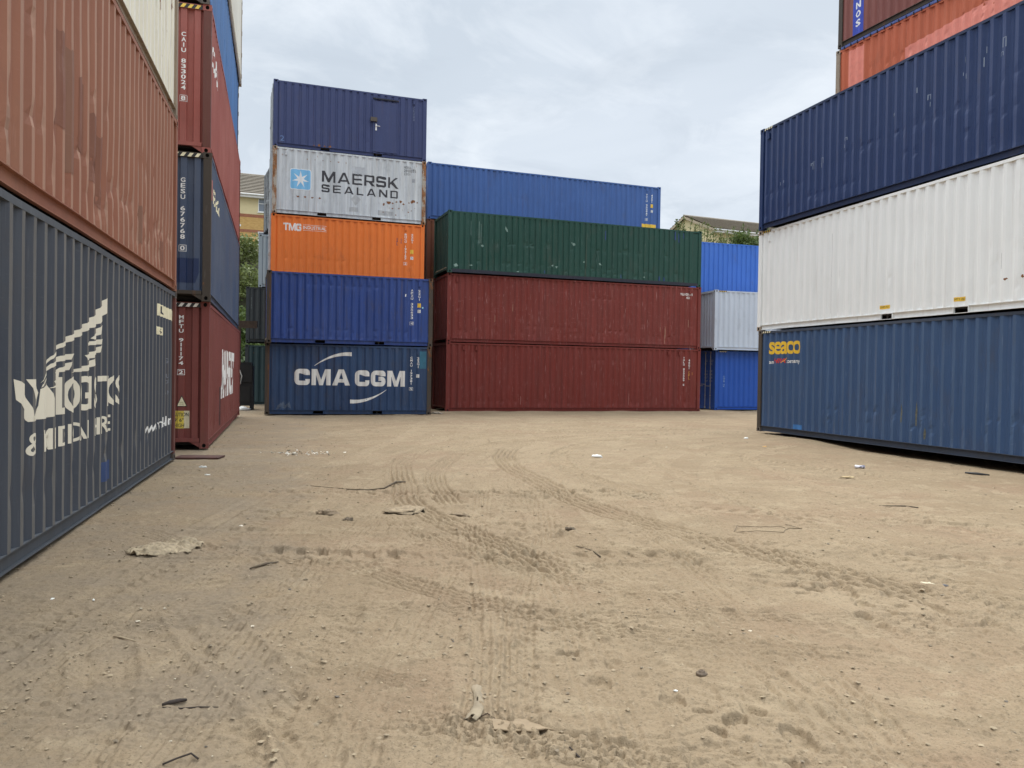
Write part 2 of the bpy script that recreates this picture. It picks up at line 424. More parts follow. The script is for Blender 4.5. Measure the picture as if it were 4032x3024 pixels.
def slice_flat(flat, xs, zs):
    vs, fs = flat
    me = bpy.data.meshes.new('s'); me.from_pydata([(a, 0, b) for a, b in vs], [], fs)
    bm = bmesh.new(); bm.from_mesh(me); bpy.data.meshes.remove(me)
    a0, a1, b0, b1 = bbox(vs)
    for x in xs:
        if a0 < x < a1: bmesh.ops.bisect_plane(bm, geom=bm.verts[:]+bm.edges[:]+bm.faces[:], plane_co=(x,0,0), plane_no=(1,0,0), dist=1e-5)
    for z in zs:
        if b0 < z < b1: bmesh.ops.bisect_plane(bm, geom=bm.verts[:]+bm.edges[:]+bm.faces[:], plane_co=(0,0,z), plane_no=(0,0,1), dist=1e-5)
    bm.verts.index_update()
    V = [(v.co.x, v.co.z) for v in bm.verts]; F = [tuple(v.index for v in f.verts) for f in bm.faces]; bm.free()
    return V, F
def mark(c, name, flat, mat, lift=.0025, label=None, skirt=False):
    """paint a flat shape onto the corrugated front wall; u runs from the wall's left end"""
    vs, fs = flat; vs = [(x - c.L/2, z) for x, z in vs]
    V, F = slice_flat((vs, fs), c.X, c.Z)
    out = []
    for x, z in V:
        i = min(max(int(np.searchsorted(c.X, x))-1, 0), len(c.X)-2); j = min(max(int(np.searchsorted(c.Z, z))-1, 0), len(c.Z)-2)
        tx = (x-c.X[i])/(c.X[i+1]-c.X[i]); tz = (z-c.Z[j])/(c.Z[j+1]-c.Z[j]); tx = min(max(tx, 0), 1); tz = min(max(tz, 0), 1)
        y = (c.Y[i,j]*(1-tx)+c.Y[i+1,j]*tx)*(1-tz) + (c.Y[i,j+1]*(1-tx)+c.Y[i+1,j+1]*tx)*tz
        out.append((x, -W/2+.006+y-lift, z))
    b = MB(); b.add(out, F); o = b.build(name, mat, c.root)
    if label: o['label'] = label
    return o
def mark_each(c, name, flats, mat, **k):
    for f in flats: mark(c, name, f, mat, **k)
def flat_mark(c, name, flat, mat, y=-W/2-.001, lift=0, face='front', label=None):
    """mark on a flat member: front posts and rails, or the left end at depth y"""
    vs, fs = flat; b = MB()
    if face == 'front': b.add([(x-c.L/2, y-lift, z) for x, z in vs], fs)
    else: b.add([(-c.L/2+y-lift, W/2-x, z) for x, z in vs], fs)       # s runs left to right seen from outside
    o = b.build(name, mat, c.root)
    if label: o['label'] = label
    return o
def end_mark(c, name, flat, mat, lift=.002, label=None):
    """mark on the corrugated left end wall; s runs left to right seen from outside"""
    ys = c.ends['L']; Y = np.array([y for y, _ in ys]); D = np.array([d for _, d in ys])
    vs, fs = flat; vs = [(W/2 - s, z) for s, z in vs]
    V, F = slice_flat((vs, fs), Y, []); b = MB()
    b.add([(-c.L/2+.03+np.interp(y, Y, D)-lift, y, z) for y, z in V], F); o = b.build(name, mat, c.root)
    if label: o['label'] = label
    return o
def stripes(x0, x1, z0, z1, n, slant=.5):
    """the pale bars of a height-warning stripe"""
    out = []; p = (x1-x0)/n; h = z1-z0
    for i in range(n):
        a = x0+i*p; out.append(([(a, z0), (a+p*.5, z0), (min(a+p*.5+slant*h, x1), z1), (min(a+slant*h, x1), z1)], [(0,1,2,3)]))
    return merge(out)
def clip_mark(c, u, z, mat):
    b = MB(); x = u-c.L/2; b.box(x-.035, x+.035, -W/2-.016, -W/2+.03, z-.075, z+.075); b.box(x-.045, x+.045, -W/2-.022, -W/2+.02, z-.085, z-.07); b.build('vent_cover', mat, c.root)
def badge(c, u, z):
    mark(c, 'sticker', rect(u-.055, u+.055, z-.07, z+.05), M['white'])
    mark(c, 'sticker_text', merge([text_fit('IC', u-.04, u+.04, z-.01, z+.04), text_fit('07', u-.03, u+.03, z-.06, z-.02)]), M['code_black'], lift=.004)

P = {}
# paint colours
P['navy_grey'] = paint('paint_navy_grey', (.050,.060,.080), .04, .5, .4, .15, .5, fadecol=(.085,.092,.105))
P['brown'] = paint('paint_faded_brown', (.285,.117,.073), .02, .6, .35, .12, .6, rustcol=(.15,.075,.05), fadecol=(.33,.165,.105), grime=.30)
P['cream'] = paint('paint_cream', (.78,.745,.60), .33, .4, .3, .2, .55)
P['red_mf'] = paint('paint_oxide_red', (.180,.048,.040), .14, .35, .3, .15, .55, fadecol=(.27,.098,.086))
P['blue_ge'] = paint('paint_dusty_blue', (.055,.083,.150), .20, .7, .35, .15, .55, rustcol=(.10,.07,.045), fadecol=(.12,.14,.185))
P['red_ca'] = paint('paint_pinkish_red', (.30,.082,.066), .06, .7, .25, .12, .6, fadecol=(.42,.165,.14))
P['blue4'] = paint('paint_streaked_blue', (.07,.185,.43), .08, .4, .8, .2, .5)
P['cream5'] = paint('paint_old_white', (.70,.69,.61), .2, .4, .3, .2, .55)
P['cma'] = paint('paint_deep_blue', (.027,.057,.137), .15, .5, .65, .2, .45, rustcol=(.09,.06,.04), fadecol=(.045,.10,.20), grime=.45)
P['apz'] = paint('paint_royal_blue', (.026,.064,.255), .17, .45, .8, .2, .42, rustcol=(.09,.06,.045), fadecol=(.06,.10,.28), grime=.5)
P['orange'] = paint('paint_orange', (.78,.185,.03), .05, .25, .2, .12, .45, fadecol=(.80,.24,.06))
P['grey_ma'] = paint('paint_light_grey', (.59,.63,.655), .22, .4, .8, .3, .5, rustcol=(.19,.10,.055), fadecol=(.58,.60,.61), grime=.4)
P['navy_tb'] = paint('paint_slate_navy', (.042,.058,.150), .08, .3, .3, .15, .5, fadecol=(.06,.075,.17))
P['blue_tc'] = paint('paint_mid_blue', (.055,.125,.35), .05, .4, .45, .12, .5, fadecol=(.075,.16,.40))
P['green'] = paint('paint_bottle_green', (.013,.060,.046), .08, .4, .35, .35, .42, fadecol=(.026,.085,.067))
P['red1'] = paint('paint_wine_red', (.175,.026,.019), .04, .5, .6, .5, .5, fadecol=(.175,.036,.031), grime=.15)
P['red2'] = paint('paint_worn_wine_red', (.185,.029,.021), .05, .6, .7, .8, .5, fadecol=(.20,.05,.044), grime=.15)
P['rust'] = paint('paint_rusty_brown', (.16,.052,.026), .4, .4, .4, .2, .6)
P['seaco'] = paint('paint_steel_blue', (.040,.084,.182), .04, .35, .35, .2, .42, rustcol=(.12,.09,.06), fadecol=(.06,.10,.18))
P['white_wh'] = paint('paint_white', (.78,.795,.79), .06, .3, .14, .06, .45, fadecol=(.82,.835,.835), grime=.10)
P['navy_db'] = paint('paint_dark_navy', (.015,.034,.108), .0, .3, .2, .10, .38, fadecol=(.02,.042,.125), grime=.08)
P['orange_or'] = paint('paint_rusty_orange', (.50,.115,.05), .12, .5, .35, .15, .55, fadecol=(.58,.17,.09))
P['maroon_on'] = paint('paint_maroon', (.20,.062,.05), .12, .5, .3, .15, .55, fadecol=(.26,.10,.085))
P['ltgrey'] = paint('paint_pale_blue_grey', (.50,.57,.67), .0, .3, .12, .08, .45)
P['ltend'] = P['ltgrey']
P['blue_lb'] = paint('paint_bright_blue', (.016,.085,.40), .0, .25, .15, .12, .4)
P['blue_bb'] = paint('paint_sky_blue', (.045,.145,.50), .0, .25, .15, .08, .45)
P['dark_j'] = paint('paint_charcoal_green', (.038,.046,.049), .1, .4, .4, .15, .5)
P['teal'] = paint('paint_teal', (.027,.055,.06), .2, .4, .4, .2, .5)
P['pale_j'] = paint('paint_pale_grey', (.36,.42,.45), .05, .3, .2, .1, .5)
P['blue_r3'] = paint('paint_dull_blue', (.03,.065,.17), .1, .35, .35, .15, .5)
P['dark_r3'] = paint('paint_near_black', (.025,.03,.038), .08, .3, .3, .1, .5)
# rib faces painted as lit, rails, rust-darkened frames
P['lit_vm'] = paint('lit_navy', (.130,.128,.125), .08, .5, .5, .3, .7, fadecol=(.18,.175,.165))  # paler than the hull, paints the light on its rib flats
P['lit_rb'] = paint('lit_brown', (.37,.205,.142), .06, .5, .4, .1, .7, fadecol=(.41,.25,.185))
P['rail_se'] = paint('rail_dark_slate', (.045,.058,.085), .10, .4, .3, .1, .55)
P['rail_db'] = paint('rail_deep_navy', (.012,.024,.070), .0, .3, .2, .1, .4)
P['lit_se'] = paint('lit_steel_blue', (.055,.102,.195), .06, .4, .4, .25, .5, fadecol=(.075,.12,.21))  # wall blue lightened to paint in light on the rib flats
P['lit_db'] = paint('lit_dark_navy', (.040,.062,.150), .0, .4, .3, .15, .45, fadecol=(.04,.06,.145))
P['lit_cr'] = paint('lit_cream', (.80,.78,.68), .12, .4, .3, .1, .6)
P['rail_vm'] = paint('rail_grey_blue', (.075,.085,.098), .12, .4, .4, .1, .6)
P['frame_rusty'] = paint('frame_rust_brown', (.062,.050,.040), .35, .4, .4, .2, .7)
P['frame_red'] = paint('frame_dull_red', (.13,.045,.035), .3, .4, .3, .2, .6)
P['frame_tan'] = paint('frame_tan', (.30,.24,.18), .35, .4, .4, .2, .65)
P['frame_grey'] = paint('frame_grey_brown', (.10,.085,.072), .3, .4, .4, .2, .65)
P['frame_maersk'] = paint('frame_rusty_grey', (.40,.36,.30), .68, .4, .4, .3, .6, rustcol=(.16,.08,.04))
P['frame_black'] = paint('frame_blue_black', (.022,.025,.04), .1, .3, .3, .1, .5)

ZO = 1.6
zA, zB, zC, zD, zE, zF, zG, zH, zI = .013, .013, -.034, -.123, -.039, -.085, -.029, .042, .15
def back(flb_, yaw, L):      # anchor given at the far corner of a left-hand container
    a = R(yaw); return (flb_[0]-math.cos(a)*L, flb_[1]-math.sin(a)*L)
K = {}
d_low = [(.45, .3, 11.8, .03, .35), (1.0, .3, 11.8, .015, .15)]
# ---- left row, near stack
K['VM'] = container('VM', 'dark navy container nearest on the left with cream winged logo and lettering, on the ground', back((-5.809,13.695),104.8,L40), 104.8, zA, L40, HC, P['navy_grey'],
                    trim=P['frame_grey'], rail_mat=P['rail_vm'], lit_flat_mat=P['lit_vm'], dents=[(.6, 3, 12, .02, .25)], seed=2, post_mat=P['frame_red'])
K['RB'] = container('RB', 'faded brownish red container lying on the dark navy one with the winged logo', back((-5.777,13.609),104.77,L40), 104.77, zA+HC, L40, HC, P['brown'], lit_flat_mat=P['lit_rb'],
                    dents=[(.75,0,12,.03,.5), (1.5,0,12,.02,.3), (.4,0,12,.025,.4)], seed=3, wav=.01)
K['CR'] = container('CR', 'rust-spotted cream container on top of the faded brownish red one at left', back((-5.79,13.62),104.8,L40), 104.8, zA+2*HC, L40, HC, P['cream'], trim=P['frame_tan'], rail_mat=P['frame_tan'], lit_flat_mat=P['lit_cr'], seed=4)
# ---- left row, far stack
K['MF'] = container('MF', 'oxide red container on the ground at left with yellow caution notice on its end', (-5.987,15.645), 106.23, zB, L40, HC, P['red_mf'], dents=d_low, seed=5, doors='R')
K['GE'] = container('GE', 'dusty blue container with rust-brown corner posts, second level of the far left stack', (-5.926,15.513), 106.5, zB+HC, L40, HC, P['blue_ge'], trim=P['frame_rusty'], rail_mat=P['blue_ge'], seed=6, doors='R')
K['CA'] = container('CA', 'pinkish red container, third level of the far left stack, above the dusty blue one', (-5.983,15.591), 106.43, zB+2*HC, L40, HC, P['red_ca'], seed=7, doors='R', post_mat=P['frame_red'])
K['B4'] = container('B4', 'streaked blue container above the pinkish red one, cut by the top of the photo', (-6.02,15.55), 106.6, zB+3*HC, L40, ST, P['blue4'], seed=8, doors='R', trim=P['frame_grey'], rail_mat=P['blue4'])
K['C5'] = container('C5', 'old white container on the streaked blue one, top of the far left stack', (-6.0,15.7), 106.5, zB+3*HC+ST, L40, HC, P['cream5'], seed=9, doors='R', trim=P['frame_tan'])
# ---- back row: front pair of twenty-foot boxes
pk = [(1.70, 2.06), (3.86, 4.22)]
K['CM'] = container('CM', 'deep blue container on the ground with big white block lettering and two swooshes', (-8.915,28.556), 15.3, zC, L20, ST, P['cma'], trim=P['frame_rusty'], rail_mat=P['cma'], pockets=pk,
                    doors='R', dents=[(.5,.3,5.8,.015,.3)], seed=10)
K['AP'] = container('AP', 'royal blue container with dented top edge on the deep blue one with white lettering', (-8.80,28.30), 18.6, zC+ST, L20, ST, P['apz'], trim=P['frame_rusty'], rail_mat=P['apz'], pockets=pk, doors='R',
                    dents=[(2.15,1.4,4.2,.03,.95), (.5,.8,5.2,.03,.5), (.25,.3,5.6,.03,.4)], seed=11, wav=.012)
# ---- second row behind the pair
K['D1'] = container('D1', 'dull blue container hidden behind the deep blue one with white lettering', (-9.41,30.70), 19.7, -.03, L20, ST, P['blue_r3'], seed=12, simple=True, doors='L')
K['D2'] = container('D2', 'dull blue container hidden behind the royal blue one', (-9.41,30.70), 19.7, zD+ST, L20, ST-.002, P['blue_r3'], seed=13, simple=True, doors='L')
K['TM'] = container('TM', 'bright orange container with small white lettering at its top left', (-9.405,30.715), 19.6, zD+2*ST, L20, ST, P['orange'], seed=14, doors='L', pockets=pk, dents=[(.9,.5,5.6,.02,.3)])
K['MA'] = container('MA', 'rusty light grey container with pale blue star logo and black lettering', (-9.365,30.664), 19.9, zD+3*ST, L20, ST, P['grey_ma'], trim=P['frame_maersk'], pockets=pk, doors='L',
                    dents=[(.55,.3,5.8,.012,.4)], seed=15)
K['TB'] = container('TB', 'slate navy container with a personnel door in its side, top of the tall back stack', (-9.387,30.76), 19.7, zD+4*ST, L20, ST, P['navy_tb'], seed=16, doors='L', pockets=[(1.80,2.15),(3.88,4.23)],
                    prof=(.16,.03,.06,.03,.03), flats=[(4.86,5.82)] and [])
# ---- back row: long red stack
K['R1'] = container('R1', 'long wine red container on the ground at the back with scraped lower edge', (-2.745,32.827), 19.36, zE, L40, HC, P['red1'], dents=[(2.25,6.5,8,.03,.8),(.35,4,9,.02,.5)]+d_low, seed=17, wav=.010)
K['R2'] = container('R2', 'worn wine red container with pale scrapes, between the lower red one and the green one', (-2.756,33.087), 19.0, zE+HC, L40, HC, P['red2'], dents=[(2.1,6.6,8,.04,.9),(.75,3.5,6,.03,.7),(.65,7,8.4,.05,.9),(.55,9.5,11,.04,.8)]+d_low, seed=18, wav=.014)
K['GR'] = container('GR', 'bottle green container with blue-black bottom rail on the two wine red ones', (-2.741,32.946), 19.61, zE+2*HC, L40, ST, P['green'], rail_mat=P['green'], seed=19, prof=(.17,.022,.05,.022,.03),
                    dents=[(1.35,1,11,.03,.25),(.5,.5,11.5,.025,.4),(.3,3,9,.03,.4)], wav=.01)
K['F1'] = container('F1', 'plain rusty container hidden behind the lower wine red one', (-4.0,36.3), 20.5, -.03, L40, HC, P['rust'], seed=20, simple=True, doors='L')
K['F2'] = container('F2', 'plain rusty container hidden behind the upper wine red one', (-4.0,36.3), 20.5, zF+HC, L40, HC-.002, P['rust'], seed=21, simple=True, doors='L')
K['F3'] = container('F3', 'rust brown container seen end on in the gap between orange and green', (-3.99,36.28), 20.5, zF+2*HC, L40, HC, P['rust'], seed=22, doors='L', rod_mat=P['rust'])
K['TC'] = container('TC', 'long mid blue container standing higher behind the green one', (-3.984,36.264), 20.5, zF+3*HC, L40, ST, P['blue_tc'], seed=23, doors='L', dents=[(1.3,2,10,.01,.2)])
# ---- right end of the back row
K['LB'] = container('LB', 'bright blue container on the ground beyond the red stack, lock rods on its end', (9.85,38.45), 15.94, zG, L40, HC, P['blue_lb'], seed=24, doors='L')
K['LG'] = container('LG', 'pale blue-grey container on the bright blue one with the lock rods', (9.684,38.08), 16.0, zG+HC, L40, HC, P['ltgrey'], seed=25)
K['G1'] = container('G1', 'sky blue container hidden low behind the bright blue one', (9.0,41.3), 17, -.03, L40, HC, P['blue_bb'], seed=26, simple=True)
K['G2'] = container('G2', 'sky blue container hidden behind the pale blue-grey one', (9.0,41.3), 17, zG+HC, L40, HC-.002, P['blue_bb'], seed=27, simple=True)
K['BB'] = container('BB', 'sky blue container standing above the pale blue-grey one, below the hedge', (9.0,41.3), 17, zG+2*HC, L40, HC, P['blue_bb'], seed=28, prof=(.15,.035,.06,.035,.036))
# ---- right-hand row
K['SE'] = container('SE', 'steel blue container on the ground at right with yellow and red lettering', (7.102,22.932), -73.9, zH, L40, HC, P['seaco'], trim=P['frame_grey'], rail_mat=P['rail_se'], seed=29, lit_flat_mat=P['lit_se'],
                    dents=[(.8,3,12,.025,.45),(.5,3,12,.03,.4)], post_mat=P['frame_rusty'])
K['WH'] = container('WH', 'white container with fork pockets between steel blue and dark navy ones at right', (7.131,23.18), -74.9, zH+HC, L40, HC, P['white_wh'], trim=P['frame_tan'], rail_mat=P['white_wh'], post_mat=P['white_wh'], pockets=[(5.08,5.44),(7.18,7.55)], seed=30, dents=[(.5,8,12,.012,.3)])
K['DB'] = container('DB', 'dark navy container with rows of dents, on the white one at right', (7.069,23.007), -73.99, zH+2*HC, L40, HC, P['navy_db'], trim=P['navy_db'], rail_mat=P['rail_db'], seed=31, lit_flat_mat=P['lit_db'],
                    dents=[(.95,.1,2,.02,.8),(.4,.1,1.6,.02,.8),(.5,2.2,4.2,.022,.9),(1.3,3.6,8,.022,.8),(1.55,8,12,.018,.8),(.75,5.5,7.5,.022,.6),(.95,7.5,10,.02,.6)], wav=.006)
K['I1'] = container('I1', 'plain maroon container hidden low behind the steel blue one at right', (9.9,24.746), -69, 0.0, L40, HC, P['maroon_on'], seed=32, simple=True)
K['I2'] = container('I2', 'plain maroon container hidden behind the white one at right', (9.9,24.746), -69, zI+HC-.1, L40, HC, P['maroon_on'], seed=33, simple=True)
K['I3'] = container('I3', 'plain maroon container hidden behind the dark navy one at right', (9.9,24.746), -69, zI+2*HC-.05, L40, HC, P['maroon_on'], seed=34, simple=True)
K['OR'] = container('OR', 'rusty orange open-top container with pink patches, behind and above the dark navy one', (9.9,24.746), -69, zI+3*HC, L40, HC, P['orange_or'], seed=35, dents=[(2.2,4,9,.03,.5),(1.9,1,9,.03,.4)], wav=.012, trim=P['frame_tan'], rail_mat=P['orange_or'])
K['ON'] = container('ON', 'maroon container with white letters on a blue strip, top of the right-hand stacks', (9.93,24.70), -69.2, zI+4*HC+.06, L40, HC, P['maroon_on'], seed=36, trim=P['frame_rusty'], rail_mat=P['frame_rusty'])
# ---- far stack in the left alley
K['J1'] = container('J1', 'dark grey-green container on the ground at the end of the left alley', (-12.49,37.0), 18, -.10, L20, ST+.25, P['teal'], seed=37, trim=P['dark_j'])
K['J2'] = container('J2', 'charcoal grey container standing on the dark grey-green one in the left alley', (-12.47,37.0), 18, 2.86, L20, ST, P['dark_j'], seed=38)
K['J3'] = container('J3', 'pale grey container on the charcoal grey one in the left alley', (-11.95,37.15), 18, 2.86+ST, L20, ST-.12, P['pale_j'], seed=39)
K['Q1'] = container('Q1', 'dull blue container at ground level, third row behind the tall stack', (-10.12,33.45), 21.5, -.03, L20, ST, P['blue_r3'], seed=40, simple=True, doors='L')
K['Q2'] = container('Q2', 'dull blue container on second level, third row behind the tall stack', (-10.13,33.45), 21.5, zD+ST, L20, ST-.002, P['blue_r3'], seed=41, simple=True, doors='L')
K['Q3'] = container('Q3', 'dull blue container on third level, third row behind the orange one', (-10.15,33.40), 21.5, zD+2*ST, L20, ST, P['blue_r3'], seed=42, simple=True, doors='L')
K['Q4'] = container('Q4', 'near black container with pale lock rods peeping out left of the light grey one', (-10.23,33.3), 24.0, zD+3*ST-.02, L20, ST, P['dark_r3'], seed=43, doors='L')
# ------------------------------------------------------------------ writing and marks
c = K['VM']; cream = letter_paint('marking_cream', (.76,.71,.58), (.034,.044,.066), .12)
wing = [
 [(4.95,1.44),(5.06,1.54),(5.23,1.67),(5.5,1.79),(5.8,1.88),(6.09,1.95),(6.41,2.04),(6.67,2.12),(6.94,2.23),(7.24,2.36),(7.23,2.19),(6.95,2.06),(6.67,2.0),(6.42,1.96),(6.1,1.88),(5.8,1.82),(5.5,1.75),(5.23,1.64),(5.06,1.51)],
 [(4.96,1.40),(4.97,1.425),(5.23,1.605),(5.51,1.68),(5.9,1.71),(5.81,1.65),(5.51,1.63),(5.24,1.57),(5.06,1.47)],
 [(5.40,1.515),(5.5,1.57),(5.84,1.63),(5.79,1.55),(5.49,1.53)],
 [(6.60,1.88),(6.68,1.93),(7.0,2.04),(6.95,1.94),(6.68,1.87)],
 [(6.4,1.83),(7.0,1.89),(6.96,1.83),(6.4,1.80)],
 [(6.34,1.70),(6.67,1.75),(6.98,1.82),(6.92,1.74),(6.68,1.71),(6.67,1.68),(6.4,1.65)],
 [(6.4,1.60),(6.68,1.67),(6.70,1.60),(6.4,1.54),(5.81,1.525),(6.07,1.565)],
 [(5.30,1.53),(5.5,1.53),(5.49,1.46),(5.42,1.40),(5.20,1.39),(5.35,1.42),(5.28,1.45),(5.41,1.48)]]
mark(c, 'wing_emblem', merge([poly(p) for p in wing]), cream, label='cream spread wing of several feathers')
mark_each(c, 'lettering', ([poly([(4.36,1.48),(4.50,1.44),(4.62,1.35),(4.72,1.22),(4.76,1.13),(4.66,1.13),(4.52,1.22),(4.38,1.32)]),
     poly([(4.64,1.475),(4.88,1.475),(4.93,1.36),(4.90,1.26),(4.82,1.13),(4.72,1.135),(4.80,1.25),(4.74,1.36)]),
     poly([(4.95,1.39),(5.16,1.455),(5.30,1.30),(5.30,1.14),(5.16,1.135),(4.86,1.135),(4.93,1.25)]),
     text_fit('LOGISTICS', 5.46, 7.95, 1.14, 1.49, bold=.02, res=6)]), cream)
mark(c, 'lettering', text_fit('& MEDICAL HIRE', 4.64, 7.46, .85, 1.04, bold=.012, res=6), cream)
mark(c, 'lettering', text_fit('www.vmk.len', 9.55, 11.75, .64, .80, bold=.01), M['white'])
mark(c, 'number_plate', rect(10.42, 12.02, 2.38, 2.56), M['stripe_p']); mark(c, 'number_plate', rect(10.28, 10.85, 2.09, 2.21), M['stripe_p'])
mark(c, 'number_text', text_fit('U', 10.75, 10.98, 2.41, 2.54, bold=.02), M['code_black'], lift=.005)
mark(c, 'number_text', text_fit('S 45', 10.34, 10.80, 2.11, 2.19), M['code_black'], lift=.005)
mark_each(c, 'faint_writing', ([text_fit('G1', 11.2, 11.5, 1.66, 1.74), text_fit('out', 11.2, 11.5, 1.42, 1.50), text_fit('of', 11.25, 11.5, 1.33, 1.41), text_fit('GM', 11.2, 11.5, 1.15, 1.22)]), plain('faint_paint', (.16,.18,.22)))
mark(c, 'repair_patch', rect(7.1, 7.45, .30, .52), plain('patch_blue', (.03,.06,.16)))
# faded brown: darker repainted squares
c = K['RB']; pr = paint('patch_maroon', (.225,.095,.060), .05, .4, .4, .2, .6, grime=.3); pg = paint('patch_grey', (.23,.112,.072), .05, .4, .4, .2, .6, grime=.4)
rp_ = random.Random(21)
def ragged(a, b_, z0, z1):          # patch with wandering brushed edges
    j = lambda: rp_.uniform(-.010, .010); n = 7; up = [(a + (b_-a)*k/n, z1 + j()*2.2) for k in range(n+1)]; dn = [(b_ - (b_-a)*k/n, z0 + j()*2.2) for k in range(n+1)]
    return poly(up + [(b_ + j()*.6, z1 + (z0-z1)*k/5) for k in range(1, 5)] + dn + [(a + j()*.6, z0 + (z1-z0)*k/5) for k in range(1, 5)])
for a, b_, z0, z1, m in ((5.35,5.62,.85,1.70,pr),(5.62,5.95,.5,1.65,pg),(6.08,6.32,.8,1.5,pr),(6.5,6.82,.6,1.30,pr),(6.85,7.12,.4,1.15,pr),(8.95,9.2,.35,.85,pg),(10.6,11.0,.25,.65,pr)):
    mark(c, 'repaint_patch', ragged(a, b_, z0, z1), m)
# far left stack: ends
def vend(c, s, zt, zb_, code):
    end_mark(c, 'lettering', vcode(code, s, zt, zb_, .085), M['white'])
vend(K['MF'], 1.92, 2.62, 1.45, 'MFTU 911174 2'); vend(K['GE'], 1.92, 2.38, .95, 'GESU 676768 0'); vend(K['CA'], 1.93, 2.32, .98, 'CAIU 833024 8')
def warn_end(c, m1, m2=None):
    flat_mark(c, 'warning_stripe', rect(1.72, 2.27, c.H-.112, c.H-.03), M['stripe_k'], y=.006, face='end')
    flat_mark(c, 'warning_bars', stripes(1.73, 2.26, c.H-.107, c.H-.035, 4, .7), m1, y=.004, face='end')
warn_end(K['MF'], M['stripe_w']); warn_end(K['GE'], M['stripe_p']); warn_end(K['CA'], M['stripe_y'])
c = K['MF']
end_mark(c, 'warning_triangle', poly([(1.84,.83),(2.04,.83),(1.94,1.055)]), M['stripe_k']); end_mark(c, 'warning_triangle', poly([(1.86,.842),(2.02,.842),(1.94,1.025)]), M['stripe_p'], lift=.004)
end_mark(c, 'sticker_text', merge([text_fit('DANGER', 1.90, 1.98, .90, .92), text_fit('HEIGHT', 1.89, 1.99, .865, .885)]), plain('olive_text', (.2,.2,.03)), lift=.006)
pale = plain('notice_pale', (.66,.60,.42)); yel = plain('notice_yellow', (.62,.48,.07))
end_mark(c, 'caution_notice', rect(1.71, 2.08, .40, .745), pale)
end_mark(c, 'caution_notice', rect(1.79, 1.985, .402, .743), yel, lift=.004)
end_mark(c, 'notice_text', merge([text_fit('CAUTION', 1.735, 2.065, .635, .71, bold=.01), text_fit("9' 6''", 1.80, 1.985, .53, .60, bold=.01), text_fit('HIGH', 1.80, 1.99, .425, .495, bold=.01)]), M['code_black'], lift=.006)
mark(c, 'lettering', fit(text_flat('MARFRET', bold=.035, shear=.35), 3.5, 8.7, .86, 2.06), M['white'])
mark(c, 'repair_patch', rect(2.95, 3.35, .25, 1.15), plain('patch_dark_red', (.07,.02,.02)))
c = K['CA']; mark(c, 'lettering', fit(text_flat('CAI', bold=.03), .25, 1.9, 1.85, 2.30), M['white'])
c = K['GE']; mark(c, 'emblem', rect(.22, .48, 2.02, 2.42), plain('emblem_salmon', (.55,.17,.13)))
mark(c, 'lettering', text_fit('GESeaCo', .52, 2.4, 2.05, 2.36, bold=.03), M['stripe_p'])
flat = merge([poly([(1.75,.35),(2.16,.35),(2.22,.55),(2.22,.83),(1.72,.83)])]); end_mark(c, 'dark_stain', flat, plain('stain_blue', (.012,.028,.09)))
# deep blue: block lettering and swooshes
c = K['CM']; wl = letter_paint('lettering_white', (.78,.77,.74), (.10,.10,.11), .3)
mark_each(c, 'lettering', ([block_word('CMA', 1.03, 3.02, 1.08, 1.67, .27, {'C':.92,'M':1.15,'A':1.08}, .10, .2), block_word('CGM', 3.20, 5.05, 1.06, 1.65, .27, {'C':.92,'G':.94,'M':1.15}, .10, .2)]), wl)
def arc(p0, p1, bulge, t0, t1, n=16):
    a, b = Vector(p0), Vector(p1); d = b-a; nrm = Vector((-d.y, d.x)).normalized(); up, dn = [], []
    for i in range(n+1):
        t = i/n; q = a + d*t + nrm*bulge*4*t*(1-t)*(1 + .25*(t-.5)); w = (t0 + (t1-t0)*t**.8)/2; up.append((q.x, q.y+w)); dn.append((q.x, q.y-w))
    return poly(up + dn[::-1])
mark(c, 'swoosh', arc((1.73,1.79), (3.07,2.24), .13, .01, .145), wl); mark(c, 'swoosh', arc((4.38,.94), (3.03,.49), .13, .01, .145), wl)
mark(c, 'lettering', vcode('CMAU 197381 5', 5.29, 2.19, .92), M['white']); mark(c, 'lettering', vcode('22G1', 5.55, 2.18, 1.75, box_last=False), M['white'])
badge(c, 5.54, 1.48); clip_mark(c, 5.55, 2.36, P['cma'])
mark_each(c, 'scuff', [poly([(.40+.05*i+.02*math.sin(i*5), .18+.05*(i%3)), (.52+.05*i, .22+.06*(i%4)), (.47+.05*i, .36+.04*(i%5))]) for i in range(9)], plain('scuff_pale', (.09,.125,.19)))
mark(c, 'repaint_patch', rect(5.60, 5.86, 1.75, 2.40), plain('patch_teal', (.03,.14,.22)))
c = K['AP']; mark(c, 'lettering', vcode('APZU 335633 4', 5.25, 2.15, .80), M['white']); mark(c, 'lettering', vcode('22G1', 5.53, 2.14, 1.71, box_last=False), M['white'])
mark(c, 'sticker', rect(5.47, 5.59, 1.47, 1.63), M['yellow']); badge(c, 5.53, 1.34); clip_mark(c, 5.53, 2.35, P['apz'])
mark(c, 'sticker', rect(5.64, 5.70, 1.44, 1.50), plain('sticker_sky', (.3,.6,.75)))
mark(c, 'scuff', poly([(4.98,1.86),(5.02,1.86),(5.03,1.96),(4.99,1.96)]), M['white'])
